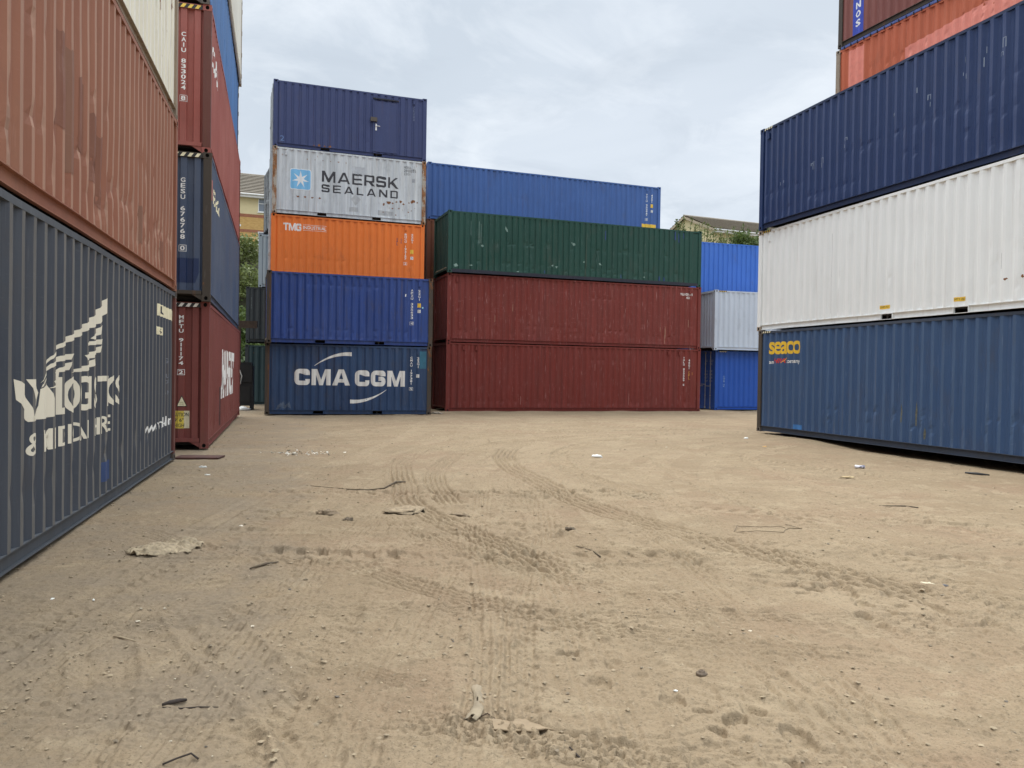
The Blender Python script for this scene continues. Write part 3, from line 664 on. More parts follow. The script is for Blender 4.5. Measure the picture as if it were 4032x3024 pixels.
# orange
c = K['TM']; wo = letter_paint('lettering_on_orange', (.80,.78,.74), (.78,.2,.04), .05)
mark(c, 'lettering', block_word('TMG', .45, 1.13, 1.97, 2.26, .25, {'T':.95,'M':1.25,'G':.95}, .05, .12), wo)
mark_each(c, 'lettering', ([text_fit('INDUSTRIAL', 1.20, 2.09, 2.06, 2.19, bold=.012), rect(1.20, 2.10, 2.225, 2.237), rect(1.20, 2.10, 2.010, 2.022)]), wo)
mark(c, 'lettering', vcode('BHCU 192157 2', 5.27, 2.18, .89), wo); mark(c, 'lettering', vcode('22G1', 5.54, 2.18, 1.78, box_last=False), wo)
mark(c, 'sticker', rect(5.47, 5.60, 1.37, 1.53), M['yellow']); badge(c, 5.54, 1.20); clip_mark(c, 5.27, 2.38, P['orange'])
mark_each(c, 'pen_writing', ([vcode('CPL', 4.93, 1.98, 1.66, .06, False), vcode('OK', 5.10, 1.96, 1.74, .06, False)]), plain('pen_violet', (.22,.08,.12)))
# light grey with star
c = K['MA']; lb = letter_paint('logo_pale_blue', (.20,.50,.78), (.5,.54,.56), .1); wk = letter_paint('lettering_black', (.035,.035,.042), (.42,.44,.46), .34); ww = letter_paint('logo_white', (.80,.82,.83), (.5,.54,.56), .1)
sq = lambda a, b, z0, z1, r: poly(rounded([(a,z0),(b,z0),(b,z1),(a,z1)], r))
mark(c, 'emblem', sq(.65,1.46,.98,1.79,.10), ww, label='pale blue rounded square with white seven-pointed star')
mark(c, 'emblem', sq(.675,1.435,1.005,1.765,.085), lb, lift=.0045)
star = [((.300 if k % 2 == 0 else .105)*math.sin(math.pi*k/7)*1.12 + 1.055, (.345 if k % 2 == 0 else .105)*math.cos(math.pi*k/7) + 1.385) for k in range(14)]
mark(c, 'star', poly(star), ww, lift=.0065)
mark(c, 'lettering', block_word('MAERSK', 1.87, 4.90, 1.375, 1.81, .20, {'M':1.28,'A':1.22,'E':.98,'R':.98,'S':.98,'K':1.0}, .19, .14), wk)
mark(c, 'lettering', block_word('SEALAND', 1.86, 4.90, .975, 1.28, .21, {'S':1.02,'E':1.02,'A':1.2,'L':.88,'N':1.1,'D':1.0}, .42, .13), wk)
mark_each(c, 'lettering', ([text_fit('MSKU', 5.14, 5.42, 2.22, 2.32), text_fit('2850333', 5.14, 5.63, 2.09, 2.19), text_fit('22G1', 5.14, 5.40, 1.96, 2.06)]), M['code_black'])
mark(c, 'sticker', rect(5.48, 5.60, 1.68, 1.83), plain('sticker_grey', (.30,.32,.34))); clip_mark(c, .5, 2.36, P['grey_ma']); clip_mark(c, 5.53, 2.30, P['grey_ma'])
rp = plain('rust_patch', (.20,.085,.035), .85, var=.5, scale=25); rr = random.Random(4)
def flake(u, z, s):
    n = 9; return poly([(u + s*math.cos(2*math.pi*k/n)*rr.uniform(.35,1), z + s*.8*math.sin(2*math.pi*k/n)*rr.uniform(.3,1)) for k in range(n)])
mark(c, 'rust_flakes', merge([flake(4.35+i*.165+rr.uniform(-.04,.04), .75+.015*i+rr.uniform(-.06,.06), rr.uniform(.05,.13)) for i in range(9)] + [flake(4.3+i*.13, .45+rr.uniform(-.2,.2), rr.uniform(.015,.05)) for i in range(11)] + [flake(.95+i*.28, .72, rr.uniform(.04,.08)) for i in range(4)] + [flake(1.3+i*.3, 2.2, rr.uniform(.025,.05)) for i in range(6)]), rp)
mark_each(c, 'repaint_patch', [poly([(3.0,.80),(3.2,.55),(3.4,.80),(3.2,.98)]), rect(2.95,3.3,.30,.48), poly([(4.1,.25),(4.75,.25),(4.72,.42),(4.1,.45)])], plain('patch_grey2', (.40,.42,.43)))
mark_each(c, 'faded_area', [rect(3.05,3.55,1.78,2.1)], plain('patch_grey3', (.44,.47,.50)))
# slate navy with door
c = K['TB']; b = MB(); hx = L20/2
b.box(3.90-hx, 4.80-hx, -W/2-.012, -W/2+.03, .21, 2.24); pd = b.build('personnel_door', P['navy_tb'], c.root)
b = MB(); b.box(3.84-hx, 3.895-hx, -W/2-.02, -W/2+.03, .20, 2.30); b.box(4.805-hx, 4.85-hx, -W/2-.016, -W/2+.03, .20, 2.30); b.build('door_frame', P['navy_tb'], c.root)
b = MB(); b.box(3.84-hx, 4.88-hx, -W/2-.05, -W/2+.03, 2.31, 2.36); b.build('rain_ledge', P['frame_black'], c.root)
b = MB(); b.box(3.74-hx, 4.0-hx, -W/2-.10, -W/2-.013, 1.40, 1.56); b.build('lock_box', P['frame_grey'], c.root)
b = MB(); b.box(3.945-hx, 4.0-hx, -W/2-.026, -W/2-.0125, 1.06, 1.32); b.tube([(3.97-hx, -W/2-.07, 1.23), (4.12-hx, -W/2-.07, 1.22)], .014); b.tube([(3.97-hx,-W/2-.02,1.23),(3.97-hx,-W/2-.07,1.23)], .014); b.build('handle', plain('handle_white', (.75,.75,.75), .35), pd)
mark(c, 'lettering', text_fit('2', .26, .42, .24, .44), plain('chalk_blue', (.12,.2,.4))); mark(c, 'faint_writing', vcode('CRU04', 5.52, 2.2, 1.6, .05, False), plain('faint_grey', (.15,.18,.27)))
clip_mark(c, 5.52, 2.38, P['navy_tb'])
mark(c, 'rust_flakes', merge([flake(1.55+i*.2, .22+rr.uniform(-.03,.04), rr.uniform(.03,.09)) for i in range(4)]), rp)
# reds
c = K['R2']; mark_each(c, 'lettering', ([text_fit('YHLU 820914 8', 11.08, 11.72, 2.46, 2.58, bold=.02), text_fit('45G1', 11.40, 11.60, 2.31, 2.42, bold=.02)]), M['white'])
mark_each(c, 'scuff', [poly([(u, z), (u+.015, z), (u+.02, z+h), (u+.005, z+h)]) for u, z, h in ((10.3,.2,.7),(10.33,.5,.5),(2.1,.9,.3),(2.9,1.4,.3),(11.55,1.0,.35),(1.2,.9,.2),(10.05,.75,.2))], plain('scuff_tan', (.42,.26,.18)))
for i, u in enumerate((.42,)): clip_mark(c, u, 2.62, P['red2'])
clip_mark(c, 11.6, 2.62, P['red2'])
c = K['R1']; mark(c, 'lettering', vcode('YHLU 820569 5', 11.32, 2.51, 1.16, .07, False), M['white']); mark(c, 'lettering', vcode('45G1', 11.60, 2.41, 1.93, .07, False), M['white'])
mark_each(c, 'pen_writing', ([vcode('CPL', 11.60, 1.85, 1.45, .07, False), text_fit('D', 11.74, 11.80, 1.68, 1.80)]), plain('pen_orange', (.62,.30,.06)))
for u in (.75, 1.3, 10.5, 11.05): clip_mark(c, u, 2.66, P['red1'])
mark_each(c, 'scuff', [poly([(u, z), (u+.015, z), (u+.02, z+h), (u+.003, z+h)]) for u, z, h in ((3.3,.3,.35),(9.3,1.9,.35),(9.9,.3,.3),(8.5,.3,.5),(11.45,.9,.25),(6.8,1.8,.3))], plain('scuff_rose', (.36,.16,.14)))
# mid blue and green
c = K['TC']; mark(c, 'lettering', vcode('TCIU 952067 0', 11.39, 2.17, .83), M['white']); mark(c, 'lettering', vcode('42G1', 11.68, 2.16, 1.73, box_last=False), M['white'])
mark(c, 'sticker', rect(11.62, 11.76, 1.50, 1.68), M['yellow']); badge(c, 11.69, 1.33); mark(c, 'yellow_label', rect(11.12, 11.95, .44, .66), M['yellow']); clip_mark(c, 11.4, 2.38, P['blue_tc'])
c = K['GR']; gb = plain('drip_blue', (.02,.05,.17)); gp = plain('scuff_green', (.22,.33,.29))
mark_each(c, 'drips', [poly([(u, z), (u+.07, z), (u+.05, z+h), (u+.01, z+h)]) for u, z, h in ((7.2,1.85,.4),(10.75,2.1,.38),(10.95,2.0,.4),(11.2,2.2,.25),(9.95,.18,.2),(10.2,.18,.16),(8.0,.2,.15),(4.3,.2,.12))], gb)
mark_each(c, 'scuff', [poly([(2.50,2.0),(2.58,1.86),(2.62,1.86),(2.60,1.96),(2.52,2.1)])] + [flake(u, z, s) for u, z, s in ((1.5,1.2,.10),(5.7,1.55,.10),(5.6,1.6,.05),(4.9,.5,.09),(4.7,.55,.06),(7.0,.75,.10),(.35,.3,.12),(1.0,.35,.08),(6.2,.8,.06),(3.1,.2,.07),(9.2,.3,.06))] + [rect(1.33,1.345,1.25,2.2), rect(.98,.99,1.6,2.2), rect(1.42,1.43,1.3,2.1)], gp)
b = MB(); b.box(-L40/2+.178, L40/2-.178, -W/2+.002, -W/2+.03, .02, .165); b.build('rail_skirt', P['frame_black'], c.root)
flat_mark(c, 'warning_bars', stripes(.35, 2.2, .21, .25, 12, .3), M['stripe_p'], y=.004, face='end')
# pair at the right end of the back row
def warn_front(c, u, m1, z=None):
    z = z or c.H-.088
    flat_mark(c, 'warning_stripe', rect(u, u+.42, z, z+.055), M['stripe_k'], y=-W/2-.001); flat_mark(c, 'warning_bars', stripes(u+.01, u+.41, z+.004, z+.051, 4, .7), m1, y=-W/2-.003)
for k, m1 in (('LB', M['stripe_p']), ('LG', M['stripe_y']), ('WH', M['stripe_y']), ('DB', M['stripe_p']), ('SE', M['stripe_p'])): warn_front(K[k], .2, m1)
c = K['LB']; mark(c, 'faint_writing', vcode('CNZ5 OK', .5, 1.66, 1.1, .07, False), plain('faint_blue', (.22,.35,.6)))
dt = plain('door_text', (.33,.40,.50))
flat_mark(c, 'lettering', merge([text_fit('CXDU', 1.42, 1.66, 2.33, 2.45), text_fit('825692 1', 1.86, 2.22, 2.33, 2.45), text_fit('45G1', 1.88, 2.12, 2.18, 2.29)] +
   [text_fit(a, 1.40, 1.70, z, z+.10) for a, z in (('MAX GR', 1.83), ('TARE', 1.67), ('NET', 1.51), ('CU.CAP', 1.35))] + [text_fit(a, 1.86, 2.14, z, z+.10) for a, z in (('30480', 1.83), ('3900', 1.67), ('26580', 1.51), ('76.4', 1.35))]), dt, y=.018, face='end')
# right row
c = K['SE']; sy = letter_paint('lettering_yellow', (.80,.50,.035), (.04,.08,.18), .12); sr = letter_paint('lettering_red', (.55,.035,.03), (.04,.08,.18), .1)
mark(c, 'lettering', text_fit('seaco', .53, 1.93, 2.20, 2.55, bold=.026, res=6), sy)
mark_each(c, 'lettering', ([text_fit('an', .55, .72, 1.935, 2.01, bold=.01), text_fit('company', 1.33, 1.87, 1.915, 2.03, bold=.01)]), M['white'])
mark(c, 'lettering', fit(text_flat('HNA', bold=.03, shear=.3), .76, 1.25, 1.955, 2.085), sr); mark(c, 'swoosh', arc((1.05,1.955), (1.31,2.10), -.02, .012, .035), plain('swoosh_orange', (.75,.35,.1)), lift=.005)
mark(c, 'repaint_patch', rect(1.69, 2.04, .18, .30), plain('patch_sky', (.04,.16,.40)))
mark(c, 'rust_streak', merge([poly([(u, z), (u+.03, z), (u+.05, z+h*.6), (u+.02, z+h), (u-.005, z+h*.5)]) for u, z, h in ((5.55,.60,.42),(5.95,.55,.55),(6.2,.28,.25))]), plain('rust_olive', (.115,.115,.09), .8, var=.4, scale=20))
c = K['WH']
for a, b_ in ((5.05, 5.36), (7.18, 7.49)):
    mark(c, 'label_plate', rect(a, b_, .265, .35), M['yellow']); mark(c, 'label_text', text_fit('EMPTY ONLY', a+.02, b_-.02, .285, .33), M['code_black'], lift=.0045)
mark_each(c, 'scuff', [rect(3.28,3.30,.3,1.2), rect(3.55,3.563,.3,.9), rect(3.31,3.32,1.2,2.3), rect(8.3,8.31,.8,1.1), rect(8.9,8.912,.9,1.3)], plain('scuff_grey', (.33,.34,.36)))
mark(c, 'rust_flakes', merge([flake(8.75,.62,.05), flake(8.4,.60,.05), flake(9.2,.62,.07)]), rp)
clip_mark(c, .55, 2.62, P['white_wh']); clip_mark(K['DB'], .42, 2.62, P['navy_db'])
c = K['DB']; rr = random.Random(8); sc = []
for u, z in ((.95,1.1),(1.15,1.12),(2.3,1.3),(2.35,1.2),(2.75,1.25),(2.7,1.15),(3.6,1.42),(3.62,1.6),(5.2,1.7),(5.9,2.0),(6.2,1.75),(6.25,1.6),(7.1,1.95),(7.15,2.2),(7.2,1.85),(7.65,2.2),(7.6,1.95),(8.0,2.0),(8.05,2.15)):
    h = rr.uniform(.06,.2); sc.append(rect(u, u+.016, z, z+h)); 
    if rr.random() < .5: sc += [rect(u+.016, u+.06, z+h-.014, z+h), rect(u+.06, u+.075, z, z+h)]
mark_each(c, 'scuff', sc, plain('scuff_pale_blue', (.22,.26,.34)))
c = K['OR']; pk_ = plain('patch_pink', (.74,.235,.17), .6, var=.08)
mark(c, 'repaint_patch', rect(.50, 1.12, .3, 2.72), pk_); mark(c, 'repaint_patch', poly([(2.6,.3),(11.5,.3),(11.5,2.5),(8.5,2.48),(7.0,2.40),(5.0,2.28),(3.6,2.12),(2.6,2.05)]), pk_)
b = MB(); b.box(-L40/2+.22, L40/2-.22, -W/2-.015, -W/2+.5, HC-.028, HC+.045)
tp = b.build('tarpaulin', plain('tarp_blue', (.045,.075,.26), .5, var=.35, scale=12, bump=.4), c.root)
b = MB()
for i in range(46): x = -L40/2+.35+i*.255; b.box(x, x+.03, -W/2-.026, -W/2-.012, HC-.06, HC+.02)
b.build('rope_loops', M['void'], c.root)
c = K['ON']; mark(c, 'blue_strip', rect(.60, .98, .17, 2.6), plain('strip_blue', (.03,.06,.42), .5))
mark(c, 'lettering', merge([text_fit(ch, .68, .90, .40+.27*i, .40+.27*i+.2, bold=.03) for i, ch in enumerate('SONORC')]), M['white'], lift=.005)
c = K['J2']; mark(c, 'faint_writing', vcode('5167', .25, 2.1, 1.5, .05, False), plain('faint_j', (.10,.12,.12)))

# ------------------------------------------------------------------ ground
def _h(ix, iy, s): 
    n = (ix.astype(np.int64)*374761393 + iy.astype(np.int64)*668265263 + s*974634777) & 0x7fffffff
    n = ((n ^ (n >> 13))*1274126177) & 0x7fffffff
    return ((n ^ (n >> 16)) & 0xffff)/65535.0
def vnoise(x, y, s=0):
    ix = np.floor(x); iy = np.floor(y); fx = x-ix; fy = y-iy; fx = fx*fx*fx*(fx*(fx*6-15)+10); fy = fy*fy*fy*(fy*(fy*6-15)+10)
    a = _h(ix,iy,s); b = _h(ix+1,iy,s); c_ = _h(ix,iy+1,s); d = _h(ix+1,iy+1,s)
    return (a*(1-fx)+b*fx)*(1-fy) + (c_*(1-fx)+d*fx)*fy
def fbm(x, y, o=4, s=0, g=.5):
    t = 0; a = 1; n = 0
    for k in range(o): t = t + a*vnoise(x*2**k + k*17.3, y*2**k - k*9.1, s+k); n += a; a *= g
    return t/n - .5
def sm(a, b, x): t = np.clip((x-a)/(b-a), 0, 1); return t*t*(3-2*t)
def spline(pts, step=.12):
    P_ = [np.array(p, float) for p in pts]; P_ = [2*P_[0]-P_[1]] + P_ + [2*P_[-1]-P_[-2]]; out = []
    for i in range(1, len(P_)-2):
        n = max(2, int(np.linalg.norm(P_[i+1]-P_[i])/step))
        for k in range(n):
            t = k/n; a, b, c_, d = P_[i-1:i+3]
            out.append(.5*((2*b) + (c_-a)*t + (2*a-5*b+4*c_-d)*t*t + (3*b-a-3*c_+d)*t**3))
    out.append(P_[-2]); return np.array(out)
# tyre tracks on the sand: (path, kind, width, depth)
TR = [
 ([(-1.5,6.75),(-.75,5.95),(-.04,5.41),(.65,4.94),(1.2,4.76),(1.9,4.58),(2.35,4.50)], 'ribs', .29, .011),
 ([(-1.0,6.9),(.2,5.9),(1.2,5.4),(2.2,5.1)], 'ribs', .20, .005),
 ([(-.75,3.72),(-.33,3.62),(.37,3.34),(.9,3.14)], 'blocks', .26, .011),
 ([(-1.0,4.35),(-.55,4.08),(-.2,3.92)], 'ribs', .18, .012),
 ([(-3.2,7.0),(-2.2,6.85),(-1.2,6.74),(-.2,6.75),(.8,6.9),(2.0,6.9)], 'lugs', .42, .014),
 ([(-3.6,7.9),(-2.0,7.75),(-.5,7.7),(1.0,7.9)], 'edge', .25, .012),
 ([(-3.4,10.2),(-1.5,10.35),(.3,10.55),(2.5,10.9)], 'lugs', .40, .014),
 ([(.6,6.2),(-.3,7.7),(-1.2,9.6),(-1.5,11.2),(-1.75,12.6),(-1.95,14.5),(-1.6,17.5),(-.2,20.5),(2.5,22.6),(6,23.5)], 'ribs', .40, .020),
 ([(-.7,9.5),(-1.1,11.5),(-1.2,13.5),(-.8,16.5),(.6,19.5),(3.5,21.6),(7,22.5)], 'ribs', .36, .017),
 ([(3.2,5.6),(2.0,7.6),(.95,9.7),(.4,11.8),(0,13.6),(-.12,15.6),(.3,18),(1.8,20.4),(4.5,21.6)], 'ribs', .46, .021),
 ([(1.9,9.9),(1.2,12.2),(.9,14.4),(1.2,16.8),(2.4,19.2),(4.2,20.4)], 'chev', .38, .018),
 ([(2.4,20),(3.6,17.5),(4.6,15.2),(6.2,12.6)], 'chev', .40, .012),
 ([(-2.2,5.4),(-1.6,4.5),(-1.0,3.7),(-.5,2.9)], 'edge', .40, .012),
 ([(-1.55,9.1),(-1.0,8.0),(-.4,7.1),(.4,6.2),(1.5,5.4)], 'ribs', .26, .010),
 ([(-.6,9.4),(.2,8.1),(1.4,6.9),(3.4,5.8)], 'edge', .28, .010),
 ([(-2.4,4.7),(-2.0,3.9),(-1.75,3.2),(-1.6,2.5)], 'edge', .34, .010),
 ([(-1.3,4.2),(-.9,3.5),(-.7,2.9),(-.55,2.3)], 'edge', .30, .013),
 ([(1.6,6.6),(2.4,6.3),(3.1,5.9),(4.2,5.6)], 'ribs', .30, .008),
 ([(.8,4.1),(1.6,3.6),(2.4,3.3)], 'edge', .30, .010),
 ([(2.0,5.9),(2.6,6.0),(2.9,5.5),(3.15,4.9),(3.4,4.2),(3.5,3.6)], 'pits', .38, .011),
 ([(1.9,6.5),(2.25,6.0),(2.5,5.4),(2.65,4.8)], 'pits', .36, .013),
 ([(.1,4.6),(.6,4.2),(1.1,3.7),(1.5,3.1)], 'pits', .38, .013),
 ([(.0,5.3),(.3,4.6),(.7,3.9)], 'pits', .3, .010),
 ([(3.0,9.5),(4.4,8.8),(6.2,8.4)], 'ribs', .3, .008),
 ([(-3.5,12.5),(-2.2,15),(-1.6,19),(-.5,24),(1,27)], 'edge', .4, .012),
 ([(-5,18),(-4.2,21.5),(-2.5,25)], 'edge', .5, .018), ([(-6.5,19),(-5.6,22.5),(-4,26)], 'edge', .5, .018),
 ([(-1.5,24.5),(1.0,26.5),(4.5,28)], 'edge', .5, .018), ([(-.5,22.5),(2.2,24.5),(6.5,26)], 'ribs', .45, .02),
 ([(1.2,3.2),(1.9,3.0),(2.7,2.9)], 'pits', .34, .012), ([(3.4,7.6),(4.0,7.0),(4.3,6.2)], 'pits', .34, .010)]
def pair(pts, gauge, kind, w, d):          # the two wheel tracks of one vehicle
    q = spline(pts, .5); dq = np.gradient(q, axis=0); nn = np.stack([-dq[:,1], dq[:,0]], 1)/np.linalg.norm(dq, axis=1)[:,None]
    for s_ in (-.5, .5): TR.append(([tuple(a) for a in (q+nn*gauge*s_)[::2]], kind, w, d))
pair([(-.4,1.8),(-.5,4.5),(-.6,8),(-.3,12),(1.2,17),(4.5,20.6),(8.5,22.5)], 1.9, 'ribs', .28, .0045)
pair([(.9,1.8),(.6,5),(.1,9),(.2,13),(1.6,17.5),(5,21.3)], 1.7, 'edge', .26, .006)
pair([(2.6,2.2),(2.2,5),(1.3,8.5),(.9,12),(1.6,16),(4.2,19.5)], 1.8, 'ribs', .26, .0045)
pair([(-1.6,1.9),(-1.9,4.5),(-2.2,8),(-2.2,13),(-1.8,19),(-2,26)], 1.75, 'edge', .28, .007)
pair([(5.2,3.0),(3.8,5.0),(1.4,6.3),(-1.4,7.2),(-3.4,8.6)], 1.6, 'ribs', .24, .006)
pair([(6.5,7.4),(3.4,8.1),(.2,9.2),(-3.2,9.7)], 1.8, 'lugs', .34, .008)
pair([(4.4,2.6),(4.4,5),(4.2,8),(3.6,12),(3.9,16),(6.2,19.5)], 1.7, 'chev', .28, .008)
pair([(-4.5,20),(-1.5,22.5),(3,24.5),(9,26.5)], 1.9, 'edge', .34, .014)
pair([(-2.5,16.5),(.5,20.5),(5,23.2),(10,24.8)], 2.0, 'ribs', .36, .016)
pair([(3.4,2.0),(1.6,3.4),(-.6,4.6),(-2.8,5.6)], 1.2, 'edge', .2, .005)
rgt = random.Random(17)
for _ in range(9):                          # older, fainter passes from the foreground out to the far right or straight back
    x0 = rgt.uniform(-2.2, 3.2); b_ = rgt.uniform(-.6, .6); far = rgt.random()
    end_ = [(x0+b_+2.2, 18.5), (x0+b_+6, 22.5)] if far < .6 else [(x0+b_-.8, 19), (x0+b_-1.0, 26)]
    pair([(x0, 1.8), (x0-.3*b_, 4.5), (x0+b_*.5, 8), (x0+b_, 12.5)] + end_, 1.8, rgt.choice(['ribs','ribs','edge','chev']), rgt.uniform(.22,.32), rgt.uniform(.003,.0055))
for _ in range(7):                          # passes across the yard
    y0 = rgt.uniform(3.0, 13); q = rgt.uniform(-1.5, 1.5)
    pair([(-3.6, y0+q), (-.5, y0+.2*q), (2.8, y0-.3), (6.5, y0-.8*q)], 1.8, rgt.choice(['ribs','edge','ribs']), rgt.uniform(.22,.30), rgt.uniform(.004,.008))
TRS = [(spline(p, .22), k, w, d) for p, k, w, d in TR]
SE_A = np.array((7.102,22.932)); SE_U = np.array((math.cos(R(-73.9)), math.sin(R(-73.9)))); SE_V = np.array((-SE_U[1], SE_U[0]))
COMPACT = [None]
def ground_h(X, Y, tracks=True):
    X = np.asarray(X, float); Y = np.asarray(Y, float)
    r = np.hypot(X, Y); near = 1 - sm(45, 70, r)
    z = -.035*sm(12, 26, Y)*near + .07*fbm(X*.8, Y*1.1, 3, 66)*sm(23, 27, Y)*near
    z = z + (.06*fbm(X*.16, Y*.16, 3, 3) + .022*fbm(X*.9+4, Y*.9, 3, 11))*near
    fine = 1 - sm(16, 34, r)
    wx = X + .25*fbm(X*2, Y*2, 2, 60); wy = Y + .25*fbm(X*2+7, Y*2, 2, 61)
    z = z + .022*np.maximum(0, fbm(wx*3.1, wy*3.1, 3, 21))*fine - .018*np.maximum(0, fbm(wx*5.3+3, wy*4.3, 3, 31)-.05)*fine + 0.011*fbm(X*17, Y*17, 3, 41, .6)*fine + .008*fbm(X*47, Y*47, 2, 47, .6)*(1-sm(5,11,r))
    # strewn clods and loose lumps
    cl_ = np.maximum(0, vnoise(X*31, Y*26, 55)-.66)*(.35+1.3*np.maximum(0, vnoise(X*2.1, Y*2.1, 56)-.25)); z = z + .034*cl_*(1-sm(9,22,r))
    cl2 = np.maximum(0, vnoise(X*13, Y*9, 57)-.70)*(.3+1.3*np.maximum(0, vnoise(X*1.2, Y*1.2, 58)-.3)); z = z + .055*cl2*fine
    z = z - .03*np.maximum(0, vnoise(X*6.5+.3, Y*8.5, 59)-.72)*np.maximum(0, vnoise(X*.9, Y*.9, 64)-.3)*2*fine
    lump = np.maximum(0, vnoise(X*9.3, Y*9.3, 51)-.74)*np.maximum(0, vnoise(X*1.3, Y*1.3, 52)-.35)
    z = z + .09*lump*fine
    # hollow beside the right-hand bottom box
    q0 = X-SE_A[0]; q1 = Y-SE_A[1]; s = q0*SE_U[0]+q1*SE_U[1]; t = q0*SE_V[0]+q1*SE_V[1]
    z = z - .12*sm(2.2, 4.6, s)*(1-sm(10.0, 12.5, s))*sm(-1.2, -.1, t)*(1-sm(2.3, 3.0, t))
    cp_ = np.zeros_like(X)
    if tracks:
        for path, kind, w, dep in TRS:
            lo = path.min(0)-w-.3; hi = path.max(0)+w+.3
            m = (X>lo[0])&(X<hi[0])&(Y>lo[1])&(Y<hi[1]); idx = np.nonzero(m)[0]
            if len(idx) == 0: continue
            px, py = X[idx], Y[idx]; best = np.full(len(idx), 1e9); sd = np.zeros(len(idx)); al = np.zeros(len(idx)); L_ = 0; tot = 0
            for a, b in zip(path[:-1], path[1:]): tot += np.hypot(*(b-a))
            for a, b in zip(path[:-1], path[1:]):
                d = b-a; l = np.hypot(*d); d = d/l; ex = px-a[0]; ey = py-a[1]; tt = np.clip(ex*d[0]+ey*d[1], 0, l)
                dx = ex-tt*d[0]; dy = ey-tt*d[1]; dd = dx*dx+dy*dy; q = dd < best
                best[q] = dd[q]; sd[q] = (d[0]*ey-d[1]*ex)[q]; al[q] = (L_+tt)[q]; L_ += l
            dist = np.sqrt(best); sgn = np.sign(sd)*dist + .02*fbm(px*6, py*6, 2, 71)
            end = sm(0, .5, al)*(1-sm(tot-.5, tot, al)); patch = .6+.6*sm(-.22, .12, fbm(px*1.6, py*1.6, 2, 77)); h = w/2
            inside = (1-sm(h*.86, h*1.05, np.abs(sgn)))
            if kind == 'ribs': g = -(.22+.5*np.cos(sgn/w*2*np.pi*5))*inside + .35*np.exp(-((np.abs(sgn)-h*1.12)/.035)**2)
            elif kind == 'blocks':
                row = np.floor(sgn/w*6); ph = al/.075 + (row % 2)*.5; g = -((np.sin(ph*2*np.pi) > -.1)*1.0)*((np.mod(sgn/w*6,1) > .25)*1.0)*inside*.8 - 1.0*np.exp(-((np.abs(sgn)-h*1.1)/.014)**2)
            elif kind == 'lugs':
                ph = al/.21 + np.where(sgn>0,.5,0) + np.abs(sgn)/w*.8; g = -(sm(.15,.5,np.sin(ph*2*np.pi)))*inside*sm(.03,.07,np.abs(sgn)) + .8*np.exp(-((np.abs(sgn)-h*1.08)/.03)**2)
            elif kind == 'chev':
                ph = al/.14 + np.abs(sgn)/w*1.4; g = -(sm(-.1,.5,np.sin(ph*2*np.pi)))*inside + .5*np.exp(-((np.abs(sgn)-h*1.1)/.04)**2)
            elif kind == 'edge': g = -.25*inside + .6*np.exp(-((np.abs(sgn)-h)/.03)**2) - .3*np.exp(-((np.abs(sgn)-h*.5)/.02)**2)
            else:
                k = vnoise(px*8.2+al*.2, py*9.5, 81); g = -1.3*sm(.54,.72,k)*inside + .8*sm(.60,.36,k)*0 + .5*inside*fbm(px*7, py*7, 2, 83)
            cp_[idx] = np.maximum(cp_[idx], inside*end*np.clip(patch-.45, 0, 1))
            z[idx] += g*dep*2.1*end*patch
    COMPACT[0] = cp_
    return z
def gz(x, y): return float(ground_h(np.array([x]), np.array([y]))[0])

az = np.concatenate([np.linspace(-41, 41, 1200), np.linspace(42, 318, 70)[1:-1]]); az = np.radians(90-az)
rad = np.concatenate([[.35, .9, 1.6], np.geomspace(2.1, 11, 800)[:-1], np.geomspace(11, 42, 330), np.geomspace(42, 320, 30)[1:]])
nA, nR = len(az), len(rad); RR, AA = np.meshgrid(rad, az, indexing='ij')
GX = (RR*np.cos(AA)).ravel(); GY = (RR*np.sin(AA)).ravel(); GZ = ground_h(GX, GY); CP = np.append(COMPACT[0], 0.0)
co = np.stack([GX, GY, GZ], 1); co = np.vstack([co, [[0,0,float(GZ[:nA].mean())]]])
i0 = (np.arange(nR-1)[:,None]*nA + np.arange(nA)[None,:]); j = (np.arange(nA)+1) % nA; i1 = (np.arange(nR-1)[:,None]*nA + j[None,:])
quads = np.stack([i0, i0+nA, i1+nA, i1], -1).reshape(-1,4)
tris = np.stack([np.full(nA, nR*nA), np.arange(nA), j], -1)
me = bpy.data.meshes.new('ground'); me.vertices.add(len(co)); me.vertices.foreach_set('co', co.ravel())
nl = quads.size + tris.size; me.loops.add(nl); me.loops.foreach_set('vertex_index', np.concatenate([quads.ravel(), tris.ravel()]))
me.polygons.add(len(quads)+len(tris)); st_ = np.concatenate([np.arange(len(quads))*4, quads.size+np.arange(len(tris))*3])
me.polygons.foreach_set('loop_start', st_); me.update(calc_edges=True); me.polygons.foreach_set('use_smooth', np.ones(len(me.polygons), bool))
at_ = me.attributes.new('compact', 'FLOAT', 'POINT'); at_.data.foreach_set('value', CP.astype(np.float32)); ground = bpy.data.objects.new('ground', me); COL.objects.link(ground); ground['kind'] = 'structure'
t = NT('yard_sand'); b0 = t.mapping()
sand = t.mix(t.ramp(t.noise(b0, .55, 5, .6), .35, .68), (.262,.197,.126), (.325,.252,.165))
sand = t.mix(t.math('MULTIPLY', t.ramp(t.noise(t.mapping((1,1,1),(9,4,0)), .42, 5, .62, .6), .48, .66), .65), sand, (.275,.19,.125))      # redder earth
sand = t.mix(t.math('MULTIPLY', t.ramp(t.noise(t.mapping((1,1,1),(3,14,0)), 1.9, 6, .68, .5), .50, .70), .60), sand, (.225,.175,.115))
sand = t.mix(t.math('MULTIPLY', t.ramp(t.noise(t.mapping((1,1,1),(31,4,0)), 2.6, 5, .62, .8), .54, .66), .60), sand, (.375,.300,.200))
